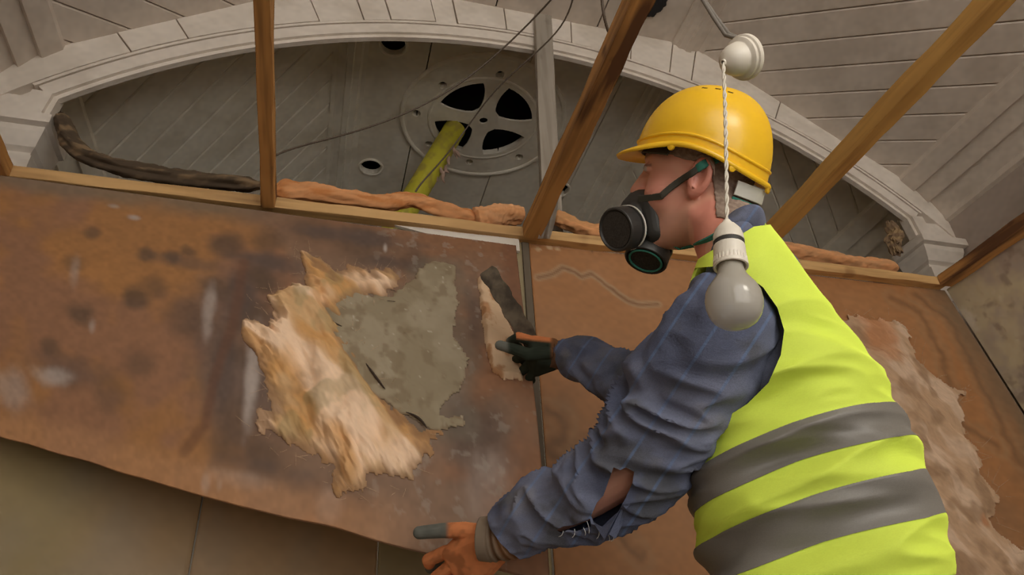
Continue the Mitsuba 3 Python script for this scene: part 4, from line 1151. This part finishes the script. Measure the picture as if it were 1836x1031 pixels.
bsdf('denim', denim, 0.85, bump=lambda p, n, uv: 0.0006 * noise(p.x * 500, p.y * 500, p.z * 500), eps=5e-4, sheen=0.3)
bsdf('denim_stitch', (0.055, 0.085, 0.16), 0.8)


def sleeve(joints, radii, off=0.0, n=110, m=96, seed=0, amp=1.0, squash=0.92):
    """Cloth round an arm: joints and radii along it, bunched across the arm below the elbow."""
    path = spline(joints, n)
    d = np.r_[0, np.cumsum(np.linalg.norm(np.diff(path, axis=0), axis=1))]; L = d[-1]
    dj = np.interp(np.linspace(0, 1, len(joints)), np.linspace(0, 1, len(joints)), [d[np.argmin(np.linalg.norm(path - j, axis=1))] for j in joints])
    r = np.interp(d, dj, radii)
    r = np.convolve(np.pad(r, 6, mode='edge'), np.ones(13) / 13, 'valid')
    t = np.gradient(path, axis=0); t /= np.linalg.norm(t, axis=1, keepdims=True)
    view = path - CAM; view /= np.linalg.norm(view, axis=1, keepdims=True)
    a = np.cross(t, view); a /= np.linalg.norm(a, axis=1, keepdims=True); b = np.cross(t, a)
    ang = np.linspace(0, 2 * np.pi, m, endpoint=False)
    rows = []
    for i in range(n):
        u = d[i]
        q = np.stack([np.cos(ang) * 0.9 + 5 * seed, np.sin(ang) * 0.9, np.full(m, u * 22) + 0.9 * np.cos(ang + seed)], 1)
        f = ridged(q, 20 + seed) ** 2 - 0.45
        q2 = np.stack([np.cos(ang) * 1.8, np.sin(ang) * 1.8 + 3 * seed, np.full(m, u * 9)], 1)
        g = meshkit.fbm(q2, 2, 31 + seed) - 0.5
        bunch = 0.35 + 0.65 * sst(0.10, 0.22, u) * sst(L + 0.02, L - 0.06, u)
        rr = r[i] + off + amp * min(1, (r[i] / 0.074) ** 1.5) * (0.042 * f * bunch + 0.02 * g)
        rows.append(path[i] + (np.cos(ang) * rr)[:, None] * a[i] + (np.sin(ang) * rr * squash)[:, None] * b[i])
    return rows


la = [LSH + (NECK - LSH) * 0.25, LSH, LSH + (LEL - LSH) * 0.5, LEL, LEL + (LWR - LEL) * 0.5, LWR - (LWR - LEL) * 0.05]
lr = [0.055, 0.080, 0.078, 0.068, 0.058, 0.044]
ra = [RSH + (NECK - RSH) * 0.25, RSH, RSH + (REL - RSH) * 0.5, REL, REL + (RWR - REL) * 0.5, RWR - (RWR - REL) * 0.02]
rr_ = [0.075, 0.080, 0.072, 0.064, 0.052, 0.040]
shirt_torso = solid(trunk_rows(-0.028, 110, 140, 0.0, 0.985, shirt_wrinkle))
shirt_core = solid(trunk_rows(-0.036, 60, 90, -0.02, 1.02))
L_out, L_in = solid(sleeve(la, lr, 0.0, seed=1)), solid(sleeve(la, lr, -0.004, seed=1)) + bone(LWR - (LWR - LEL) * 0.10, 0.036, LWR + (LWR - LEL) * 0.2, 0.036)
R_out, R_in = solid(sleeve(ra, rr_, 0.0, seed=2, amp=0.8)), solid(sleeve(ra, rr_, -0.004, seed=2, amp=0.8)) + bone(RWR - (RWR - REL) * 0.08, 0.033, RWR + (RWR - REL) * 0.2, 0.033)
tear = [(1100, 838), (1112, 843), (1122, 838), (1137, 846), (1134, 866), (1122, 892), (1108, 918), (1094, 930), (1080, 944), (1066, 940), (1060, 924), (1070, 902), (1082, 888), (1090, 866)]
tear2 = [(1050, 934), (1058, 930), (1060, 944), (1046, 948), (1034, 952), (1018, 950), (1006, 956), (998, 950), (1010, 944), (1028, 942)]
sleeve_l = L_out - L_in - frustum(tear, 0.90, 1.10) - frustum(tear2, 0.9, 1.14)
sleeve_r = R_out - R_in
hemcut = m3.Manifold.cube([3, 3, 3], True).translate([0.9, 1.0, float(PELV[2]) - 1.5 + 0.0])
shirt = (shirt_torso - shirt_core - L_in - R_in) + (sleeve_l - shirt_core) + (sleeve_r - shirt_core)
sm = TM(shirt)
add('shirt', sm, 'denim', man, smooth=50, label='faded blue denim work shirt with a torn left sleeve')
# collar: a folded band round the neck
col = [trunk_rows(o, 2, 90, v, v)[0] for v, o in ((0.80, -0.035), (0.84, -0.016), (0.88, -0.006), (0.915, 0.000), (0.945, 0.002), (0.955, 0.000), (0.957, -0.006))]
cm = loft(col)
if cm.volume < 0: cm.invert()
add('collar', TM(MAN(cm) - solid(trunk_rows(-0.0275, 110, 140, 0.0, 0.985, shirt_wrinkle)) - L_in), 'denim', man, smooth=40)
# ragged flap hanging under the torn elbow, loose threads
fl = [(1062, 934), (1080, 946), (1098, 934), (1120, 900), (1140, 868), (1150, 880), (1132, 912), (1116, 940), (1104, 966), (1092, 958), (1084, 968), (1072, 950)]
fm = trimesh.creation.extrude_polygon(sg.Polygon(fl), 1.0, engine='earcut')
fv = np.array([PD(x, y, (1.040 + 0.00018 * (y - 900) + 0.006 * math.sin(x * 0.13)) + (0.003 if z > 0.5 else 0)) for x, y, z in fm.vertices])
add('torn_flap', trimesh.Trimesh(fv, fm.faces, process=False), 'denim', man, smooth=30)
bsdf('thread', (0.42, 0.43, 0.45), 0.9)
th = [tube(spline([PD(x, y, 1.06), PD(x + dx * 0.4 + 2, y + dy * 0.5, 1.06), PD(x + dx, y + dy, 1.065)], 6), 0.0006, 4) for x, y, dx, dy in ((1052, 934, 4, 22), (1090, 958, 2, 12), (1100, 960, -4, 10), (1010, 952, -8, 10), (1030, 948, -4, 16), (1046, 946, 3, 14), (1074, 948, -4, 18))]
add('loose_threads', trimesh.util.concatenate(th), 'thread', man, kind='stuff')
# trousers and boots, below the picture
tr = m3.Manifold.batch_boolean([solid(trunk_rows(-0.02, 20, 60, -0.04, 0.10)), bone(PELV, 0.15, PELV - [0, 0, 0.10], 0.15), bone(LHIP, 0.105, LKN, 0.078), bone(RHIP, 0.105, RKN, 0.078), bone(LKN, 0.078, LAN + [0, 0, 0.04], 0.066), bone(RKN, 0.078, RAN + [0, 0, 0.04], 0.066)], m3.OpType.Add)
tm = smooth_man(tr, 0.02, 8)
bsdf('trouser', (0.075, 0.085, 0.13), 0.9)
add('trousers', tm, 'trouser', man, smooth=True, label='dark blue work trousers')
bsdf('glove_cuff', (0.11, 0.055, 0.03), 0.9)
bsdf('boot', (0.05, 0.035, 0.025), 0.6)
for A in (LAN, RAN):
    bm = m3.Manifold.batch_hull([sphere_at(A + [0, 0, 0.06], 0.058), sphere_at(A - [0, 0, 0.025] - FACE * 0.03, 0.06), sphere_at(A + FACE * 0.19 - [0, 0, 0.04], 0.045), sphere_at(A + FACE * 0.10 - [0, 0, 0.03], 0.055)])
    bm = bm ^ m3.Manifold.cube([2, 2, 2], True).translate([0.9, 1.0, 1.004])
    add('boot', smooth_man(bm, 0.012, 5), 'boot', man, smooth=True)

# --- high visibility vest
def vest_cloth(p, n, uv):
    w = noise(p.x * 700, p.y * 700, p.z * 700)
    return mi.Color3f(0.62, 0.78, 0.085) * (0.95 + 0.05 * w)


bsdf('vest_yellow', vest_cloth, 0.75, sheen=0.2)
bsdf('vest_edge', (0.72, 0.92, 0.06), 0.8)


def silver(p, n, uv):
    w = noise(p.x * 900, p.y * 900, p.z * 900)
    return mi.Color3f(0.165, 0.155, 0.14) * (0.9 + 0.15 * w)


bsdf('vest_silver', silver, 0.5, specular=0.6)
V0, V1 = 0.014, 1.0
vr = trunk_rows(0.0, 220, 260, V0, 0.972, vest_wrinkle)
vi = trunk_rows(0.0, 220, 260, V0 - 0.02, 0.990, lambda P: vest_wrinkle(P) - 0.004)
vest = solid(vr) - solid(vi)
arm_l = [(1198, 500), (1216, 490), (1250, 480), (1290, 477), (1330, 487), (1368, 515), (1394, 552), (1406, 592), (1400, 636), (1378, 686), (1340, 724), (1296, 752), (1240, 760), (1190, 720), (1165, 610)]
vest = vest - frustum(arm_l, 0.7, 1.12)
cr = RSH + E2 * 0.02
vest = vest - bone(cr + E2 * 0.16, 0.13, cr - [0, 0, 0.05] + E2 * 0.02, 0.105)
vest = vest - frustum([(1170, 506), (1214, 490), (1262, 458), (1300, 434), (1334, 417), (1352, 406), (1384, 402), (1420, 380), (1300, 330), (1160, 400)], 0.8, 1.205)
vpieces = sorted(vest.decompose(), key=lambda q: -q.volume())
vm = TM(vpieces[0])
vkey = add('safety_vest', vm, 'vest_yellow', man, smooth=45, label='fluorescent yellow high visibility vest')


def band(va, vb, name):
    """A reflective band sewn on the vest: follows its folds."""
    rows_o = trunk_rows(0.0, 220, 260, V0, 0.972, lambda P: vest_wrinkle(P) + 0.0016)
    rows_i = trunk_rows(0.0, 220, 260, V0, 0.972, lambda P: vest_wrinkle(P) - 0.0012)
    vs = np.linspace(V0, 0.972, 220)
    from scipy.interpolate import interp1d
    fo, fi = interp1d(vs, rows_o, axis=0), interp1d(vs, rows_i, axis=0)
    m = 260; A = np.arange(m)
    # the edges waver as the cloth does
    wav = 0.004 * np.interp(A, np.linspace(0, m, 9), [0, 1, -0.6, 0.8, -1, 0.5, 1, -0.8, 0])
    ls = np.linspace(va, vb, 16)
    ro = [np.array([fo(l + wav[a])[a] for a in A]) for l in ls]
    ri = [np.array([fi(l + wav[a])[a] for a in A]) for l in ls]
    add(name, loft(ro + ri[::-1] + [ro[0]], False), 'vest_silver', vkey, smooth=45)


band(0.226, 0.284, 'reflective_band')
band(0.115, 0.176, 'reflective_band')

# --- headgear
def ray_hit(mesh, x, y):
    """Nearest hit of the sight line through a picture point with a mesh: where a strap lies on the skin."""
    d = ray(x, y); tri = mesh.triangles; e1, e2 = tri[:, 1] - tri[:, 0], tri[:, 2] - tri[:, 0]
    h = np.cross(d, e2); a = (e1 * h).sum(1); a = np.where(np.abs(a) < 1e-12, 1e-12, a)
    s = CAM - tri[:, 0]; u = (s * h).sum(1) / a; q = np.cross(s, e1); v = (q @ d) / a; t = (e2 * q).sum(1) / a
    ok = (u >= 0) & (v >= 0) & (u + v <= 1) & (t > 0.1)
    if not ok.any(): return None
    t = np.where(ok, t, 9); return CAM + d * t.min()


def ribbon(pts, width, thick, up_from=None):
    """A strap along pts lying round the head."""
    pts = np.asarray(pts); t = np.gradient(pts, axis=0); t /= np.linalg.norm(t, axis=1, keepdims=True)
    out = pts - (HEAD_AT if up_from is None else up_from); out -= t * (out * t).sum(1, keepdims=True); out /= np.linalg.norm(out, axis=1, keepdims=True)
    side = np.cross(t, out); rows = []
    for p, o, s in zip(pts, out, side):
        w, k = width / 2, thick / 2
        rows.append(np.array([p + s * w - o * k, p + s * (w - .0008) + o * k, p - s * (w - .0008) + o * k, p - s * w - o * k]))
    return loft(rows)


# hard hat
hat = f'{man}__hard_hat'
HT = np.radians(11.5)
HX, HZ = np.array([math.cos(HT), 0, math.sin(HT)]), np.array([-math.sin(HT), 0, math.cos(HT)])


def HAT(q): q = np.asarray(q, float); return HL(np.array([-0.004, 0, 0.035]) + q[..., :1] * HX + q[..., 1:2] * np.array([0, 1.0, 0]) + q[..., 2:3] * HZ)


def hat_rows(inset=0.0, nv=44, nth=120):
    th = np.linspace(0, 2 * np.pi, nth, endpoint=False); c, s = np.cos(th), np.sin(th)
    rows = []
    a, b, H = 0.123 - inset, 0.108 - inset, 0.147 - inset
    for v in np.linspace(0.04, 1, nv):
        ph = v * np.pi / 2
        rho = np.sin(ph) ** 0.94; z = H * np.cos(ph) ** 0.86
        ridge = 0.0035 * np.exp(-(s * rho / 0.16) ** 2) * np.sin(ph * 2) * (inset == 0)
        rows.append(np.stack([a * rho * c * (1 + 0.03 * c), b * rho * s, z + ridge + 0 * c], 1))
    rim_z = 0.030 * np.exp(-((np.abs(np.arctan2(s, c)) - 1.50) / 0.80) ** 2) - 0.006 * (1 - c) / 2
    rows = [r + np.stack([0 * c, 0 * c, rim_z * k], 1) for r, k in zip(rows, np.linspace(0, 1, nv) ** 3)]
    base = rows[-1]
    peak = np.clip((c - 0.35) / 0.65, 0, 1) ** 0.8
    rad = np.stack([c / a, s / b, 0 * c], 1); rad /= np.linalg.norm(rad, axis=1, keepdims=True)
    if inset == 0:
        for k, (o, dz) in enumerate(((0.0025, -0.001), (0.0065, -0.0005), (0.0085, -0.004), (0.0085, -0.0085))):
            ext = o + peak * 0.026 * (k + 1) / 4
            rows.append(base + rad * ext[:, None] + np.stack([0 * c, 0 * c, dz - peak * 0.006 * (k + 1) / 4 - 0.002 * peak * s ** 2], 1))
    else:
        for k, (o, dz) in enumerate(((0.0035, -0.003), (0.0065, -0.004), (0.0085, -0.0105))):
            ext = o + peak * 0.026 * (k + 1) / 3
            rows.append(base + rad * ext[:, None] + np.stack([0 * c, 0 * c, dz - peak * 0.007 * (k + 1) / 3 - 0.002 * peak * s ** 2], 1))
    return rows


ro, ri = hat_rows(0.0), hat_rows(0.0028)
shell = loft([r for r in ro] + [r for r in ri[::-1]])
shell.vertices[:] = HAT(shell.vertices)
if shell.volume < 0: shell.invert()
bsdf('hat_yellow', (0.83, 0.50, 0.018), 0.28, specular=0.5, clearcoat=0.3, clearcoat_gloss=0.9)
add('shell', shell, 'hat_yellow', hat, smooth=50)
# raised moulding above the rim, lugs, vent slots
th = np.linspace(0, 2 * np.pi, 120, endpoint=False)
rp = ro[40]; rp2 = ro[41]
gut = [HAT(rp[i] + (rp2[i] - rp[i]) * 0.5) for i in range(120)]
gut = np.array(gut)
add('rim_moulding', tube(np.vstack([gut, gut[:1]]), 0.0032, 6), 'hat_yellow', hat, smooth=True)
for i in (24, 41, 58, 62, 79, 96):
    p = ro[-1][i]; o = np.array([p[0], p[1], 0]); o /= np.linalg.norm(o)
    lug = lathe([(0, -0.003), (0.0062, -0.003), (0.0070, -0.001), (0.0062, 0.002), (0, 0.003)], 16)
    lug = frame_to(lug, np.zeros(3), o); lug.vertices[:] = HAT(lug.vertices + p - o * 0.003 + [0, 0, -0.002])
    add('lug', lug, 'hat_yellow', hat, smooth=40)
bsdf('slot_dark', (0.10, 0.055, 0.006), 0.8)
for i, rr in ((22, 13), (29, 12), (36, 13)):
    p = ro[rr][i]; q = ro[rr][i + 3]; n_ = p / np.linalg.norm(p)
    sl = obox(p + n_ * 0.0002, q + n_ * 0.0002, 0.0028, 0.0016, up=n_, bevel=0.0004); sl.vertices[:] = HAT(sl.vertices)
    add('vent_slot', sl, 'slot_dark', hat)
bsdf('strap_dark', (0.050, 0.048, 0.036), 0.8)
bsdf('strap_teal', (0.035, 0.20, 0.155), 0.75)
bsdf('harness_white', (0.52, 0.52, 0.47), 0.6)
A = np.radians(np.linspace(-66, 66, 40))
fb = HAT(np.stack([0.110 * np.cos(A), 0.092 * np.sin(A), 0.012 + 0 * A], 1))
add('headband', ribbon(fb, 0.024, 0.003), 'strap_dark', hat, smooth=30, label='dark sweat band inside the front of the hard hat')
A = np.radians(np.linspace(132, 228, 40))
bk = HAT(np.stack([0.119 * np.cos(A), 0.097 * np.sin(A), -0.020 - 0.012 * np.cos(A - np.pi)], 1))
add('nape_strap', ribbon(bk, 0.026, 0.003), 'harness_white', hat, smooth=30, label='white nape strap of the hard hat')
bk2 = HAT(np.stack([0.116 * np.cos(A), 0.096 * np.sin(A), -0.040 - 0.014 * np.cos(A - np.pi)], 1))
add('nape_strap', ribbon(bk2, 0.012, 0.003), 'strap_teal', hat, smooth=30, label='teal edge of the nape strap')

# respirator
resp = f'{man}__respirator'
bsdf('rubber', (0.035, 0.035, 0.034), 0.5)
bsdf('canister', (0.030, 0.029, 0.027), 0.45)
bsdf('canister_face', lambda p, n, uv: mi.Color3f(0.030, 0.026, 0.022) * (0.7 + 0.6 * noise(p.x * 400, p.y * 400, p.z * 400)), 0.8)
bsdf('filter_ring', (0.62, 0.60, 0.54), 0.6)
hs = [((0.114, 0, -0.018), 0.013), ((0.122, 0, -0.045), 0.024), ((0.105, 0, -0.085), 0.030), ((0.078, 0.036, -0.035), 0.022), ((0.078, -0.036, -0.035), 0.022), ((0.066, 0.034, -0.085), 0.022), ((0.066, -0.034, -0.085), 0.022), ((0.080, 0, -0.112), 0.020)]
mb = m3.Manifold.batch_hull([sphere_at(HL(c), r, 24) for c, r in hs])
CF = HL((0.190, 0.072, -0.050))
toward = -(CF - CAM) / np.linalg.norm(CF - CAM)
axis = toward * math.cos(math.radians(47)) - RM[0] * math.sin(math.radians(47)) + RM[1] * 0.10; axis /= np.linalg.norm(axis)
CF = PD(1103, 412, float((HL((0.165, 0.085, -0.055)) - CAM) @ RM[2]))
al = UH(HEAD_AT + 0 * axis); axl = axis @ HR                # the axis in head coordinates, mirrored for the other filter
dn_ = float((CF - CAM) @ RM[2])
for sgn in (1, -1):
    cf = UH(CF) * [1, sgn, 1]; ax = axl * [1, sgn, 1]
    cw, aw = HL(cf), HR @ ax
    if sgn < 0:
        cw = PD(1157, 468, dn_ + 0.035); aw = RM[1] * 0.78 - RM[0] * 0.30 - (cw - CAM) / np.linalg.norm(cw - CAM) * 0.50; aw /= np.linalg.norm(aw)
    pr = [(0, -0.062), (0.026, -0.062), (0.030, -0.050), (0.0385, -0.046), (0.0400, -0.042), (0.0400, -0.034), (0.0375, -0.033), (0.0375, -0.028), (0.0412, -0.027), (0.0416, -0.003), (0.0400, 0.0), (0.0375, 0.0005), (0.036, -0.002), (0.034, -0.0035), (0, -0.0035)]
    k = add('filter', frame_to(lathe(pr, 56), cw, aw), 'canister', resp, smooth=35, label='round black filter canister on the ' + ('near' if sgn > 0 else 'far') + ' side')
    fc = lathe([(0, -0.0034), (0.034, -0.0034), (0.034, -0.0022), (0, -0.0016)], 48)
    scene[key_for(f'{resp}__filter_face')] = ply(frame_to(fc, cw, aw), 'canister_face', smooth=40)
    rg = lathe([(0.0412, -0.038), (0.0428, -0.038), (0.0428, -0.0345), (0.0412, -0.0345), (0.0412, -0.038)], 56)
    add('filter_ring', frame_to(rg, cw, aw), 'filter_ring', resp, smooth=30)
    mb = mb + m3.Manifold.batch_hull([sphere_at(cw - aw * 0.055, 0.026), sphere_at(HL((0.100, 0.028 * sgn, -0.055)), 0.026)])
    if sgn < 0:
        add('filter_ring', frame_to(trimesh.creation.torus(0.031, 0.0022, major_sections=48, minor_sections=8), cw, aw), 'strap_teal', resp, smooth=True, label='teal ring on the far filter')
mb = mb - head_man
add('facepiece', smooth_man(mb, 0.005, 6), 'rubber', resp, smooth=True, label='dark rubber face piece')


def on_head(pts, lift):
    out = []
    for x, y in pts:
        p = ray_hit(head_world, x, y)
        if p is None: continue
        o = p - HEAD_AT; out.append(p - ray(x, y) / np.linalg.norm(ray(x, y)) * lift)
    return spline(out, 30)


head_world = trimesh.Trimesh(HL(headm.vertices), headm.faces, process=False)
add('strap', ribbon(np.vstack([spline([HL((0.098, 0.050, -0.030)), on_head([(1172, 372)], 0.006)[0] if False else ray_hit(head_world, 1185, 352) - ray(1185, 352) * 0.006], 4)[:3], on_head([(1185, 352), (1200, 338), (1220, 323), (1240, 310), (1252, 301)], 0.005)]), 0.0125, 0.0025), 'strap_dark', resp, smooth=30, label='dark head strap')
add('strap', ribbon(on_head([(1250, 302), (1262, 294), (1276, 288), (1288, 284)], 0.006), 0.015, 0.003), 'strap_teal', resp, smooth=30, label='teal end of the head strap')
lowp = [HL((0.088, 0.048, -0.090)), ray_hit(head_world, 1215, 446) - ray(1215, 446) * 0.006]
add('strap', ribbon(np.vstack([spline(lowp, 5)[:4], on_head([(1218, 447), (1235, 443), (1255, 436), (1275, 427), (1290, 418)], 0.005)]), 0.011, 0.0025), 'strap_teal', resp, smooth=30, label='teal neck strap')

# --- gloves
def hand(chains, palm, length=0.0035):
    """chains: lists of (point, radius); palm: spheres hulled together."""
    M_ = m3.Manifold.batch_hull([sphere_at(p, r, 18) for p, r in palm])
    for ch in chains:
        for (a, r0), (b, r1) in zip(ch[:-1], ch[1:]): M_ = M_ + bone(a, r0, b, r1, 16)
    return smooth_man(M_, length, 6, 0.5)


ORANGE, GREY, DARK = np.array([0.58, 0.21, 0.085]), np.array([0.13, 0.135, 0.12]), np.array([0.025, 0.032, 0.024])


def chain(*pts): return [(PD(x, y, d), r) for x, y, d, r in pts]


# left hand: thumb in front of the panel, fingers curled under its bottom edge and up behind it
l_idx = chain((800, 990, 1.255, .0125), (768, 1004, 1.275, .0115), (772, 1018, 1.315, .0105), (790, 1000, 1.342, .0095))
l_mid = chain((812, 1012, 1.250, .0125), (782, 1036, 1.272, .0118), (788, 1048, 1.318, .0108), (806, 1022, 1.345, .0098))
l_rng = chain((826, 1034, 1.245, .0122), (802, 1062, 1.265, .0112), (808, 1072, 1.305, .0105), (826, 1048, 1.335, .0095))
l_pky = chain((842, 1052, 1.240, .0110), (824, 1080, 1.258, .0100), (830, 1088, 1.290, .0092), (846, 1068, 1.315, .0085))
l_thb = chain((872, 958, 1.215, .0165), (832, 951, 1.228, .0145), (796, 951, 1.240, .0130), (752, 955, 1.256, .0115))
l_palm = [(PD(876, 960, 1.21), .024), (PD(890, 990, 1.205), .022), (PD(806, 992, 1.250), .014), (PD(818, 1014, 1.248), .014), (PD(832, 1036, 1.243), .013), (PD(848, 1052, 1.238), .012), (PD(836, 964, 1.232), .014)]
lh = hand([l_idx, l_mid, l_rng, l_pky, l_thb], l_palm)
P = lh.vertices
q = px_of(P); dd = (P - CAM) @ RM[2]
thumbtip = sst(808, 796, q[:, 0]) * sst(980, 970, q[:, 1]) * (dd < 1.29)
inside = sst(1.285, 1.30, dd)
c = np.tile(ORANGE, (len(P), 1)) * (0.75 + 0.4 * nz(P, 60, 3, 3))[:, None]
c = mixc(c, ORANGE * 0.45, 0.6 * sst(0.5, 0.65, nz(P, 45, 7, 3)))
tip = np.zeros(len(P))
for ch in (l_idx, l_mid, l_rng, l_pky): tip = np.maximum(tip, sst(0.020, 0.014, np.linalg.norm(P - ch[1][0] + (ch[1][0] - ch[2][0]) * 0.7, axis=1)))
c = mixc(c, GREY * (0.7 + 0.5 * nz(P, 80, 2, 2))[:, None], np.clip(np.maximum(thumbtip, np.maximum(inside, tip)), 0, 1))
gl = f'{man}__glove'
add('glove', lh, 'vertex_matte', man, smooth=True, color=c, label='orange work glove with grey coated thumb on the left hand')
cuffp = spline([PD(862, 966, 1.215), PD(885, 966, 1.208), PD(905, 964, 1.2), PD(928, 956, 1.19)], 40)
cr_ = np.interp(np.linspace(0, 1, 40), [0, .3, .6, 1], [.036, .0385, .036, .037]) + 0.0013 * np.sin(np.linspace(0, 1, 40) * 34) * sst(0.3, 0.45, np.linspace(0, 1, 40))
cuffm = tube(cuffp, cr_, 40)
cc = np.tile([0.20, 0.155, 0.115], (len(cuffm.vertices), 1)); s_ = np.r_[np.repeat(np.linspace(0, 1, 40), 40), 0, 1]
cc = mixc(cc, (0.09, 0.045, 0.022), np.clip(0.5 - 0.5 * np.sin(s_ * 34), 0, 1) * sst(0.3, 0.45, s_))
cc = mixc(cc, (0.30, 0.14, 0.06), 0.5 * sst(0.5, 0.8, s_))
add('cuff', cuffm, 'vertex_matte', gl, smooth=True, color=cc, label='ribbed knitted cuff')

# right hand: holds the upright edge of the panel and the dark strip, thumb in front
r_idx = chain((955, 612, 1.605, .0125), (930, 604, 1.622, .0115), (915, 612, 1.655, .0105), (930, 622, 1.68, .0098))
r_mid = chain((952, 632, 1.615, .0125), (934, 640, 1.64, .0118), (925, 645, 1.675, .0108), (940, 648, 1.70, .0098))
r_rng = chain((952, 650, 1.622, .0122), (938, 664, 1.645, .0112), (932, 668, 1.68, .0105), (944, 668, 1.70, .0095))
r_pky = chain((958, 664, 1.622, .0108), (948, 680, 1.645, .0100), (944, 684, 1.672, .0092), (954, 682, 1.69, .0085))
r_thb = chain((984, 632, 1.572, .0165), (948, 636, 1.570, .0150), (924, 627, 1.585, .0130), (896, 619, 1.600, .0112))
r_palm = [(PD(990, 622, 1.582), .020), (PD(992, 648, 1.588), .020), (PD(958, 613, 1.602), .0145), (PD(955, 634, 1.612), .0145), (PD(956, 652, 1.618), .0138), (PD(962, 666, 1.62), .012), (PD(966, 640, 1.578), .016)]
rh = hand([r_idx, r_mid, r_rng, r_pky, r_thb], r_palm)
P = rh.vertices; q = px_of(P)
c = np.tile(DARK, (len(P), 1)) * (0.7 + 0.8 * nz(P, 60, 3, 3))[:, None]
top = sst(614, 607, q[:, 1] - 0.10 * (q[:, 0] - 960)) * (q[:, 0] > 925)
c = mixc(c, ORANGE * 1.0, top)
c = mixc(c, (0.16, 0.075, 0.035), sst(984, 992, q[:, 0]) * sst(650, 640, q[:, 1]))
c = mixc(c, GREY * 1.1, sst(916, 906, q[:, 0]))
gr = add('glove', rh, 'vertex_matte', man, smooth=True, color=c, label='dark coated glove with orange back on the right hand')
add('cuff', tube(spline([PD(986, 634, 1.583), PD(1000, 636, 1.585), PD(1014, 639, 1.58)], 10), np.linspace(0.031, 0.033, 10), 32), 'glove_cuff', gr, smooth=True)


# ---------------------------------------------------------------- unseen lamp behind the camera on the right, placed to light the man
def lamp():
    lamp = thing('unseen_lamp', 'unseen square light panel on a tripod behind the camera, lights the man from the right', 'lamp')
    z = LAMP_AIM - LAMP_AT; z /= np.linalg.norm(z)
    bsdf('lamp_black', (0.03, 0.03, 0.03), 0.5)
    add('housing', frame_to(box((-0.24, -0.24, -0.05), (0.24, 0.24, -0.004), 0.01), LAMP_AT, z, (0, 0, 1)), 'lamp_black', lamp)
    k = add('diffuser', frame_to(trimesh.Trimesh([(-0.22, -0.22, 0), (0.22, -0.22, 0), (0.22, 0.22, 0), (-0.22, 0.22, 0)], [(0, 1, 2), (0, 2, 3)], process=False), LAMP_AT, z, (0, 0, 1)), 'lamp_black', lamp)
    scene[k]['emitter'] = {'type': 'area', 'radiance': {'type': 'rgb', 'value': [LAMP_POWER * 1.0, LAMP_POWER * 0.93, LAMP_POWER * 0.80]}}
    b = LAMP_AT - z * 0.06
    add('pole', tube([(b[0], b[1], 0.5), (b[0], b[1], b[2])], 0.014, 10), 'lamp_black', lamp)
    for a in (0.3, 2.4, 4.5):
        add('leg', tube([(b[0], b[1], 0.55), (b[0] + 0.4 * math.cos(a), b[1] + 0.4 * math.sin(a), 0.012)], 0.01, 8), 'lamp_black', lamp)


lamp()
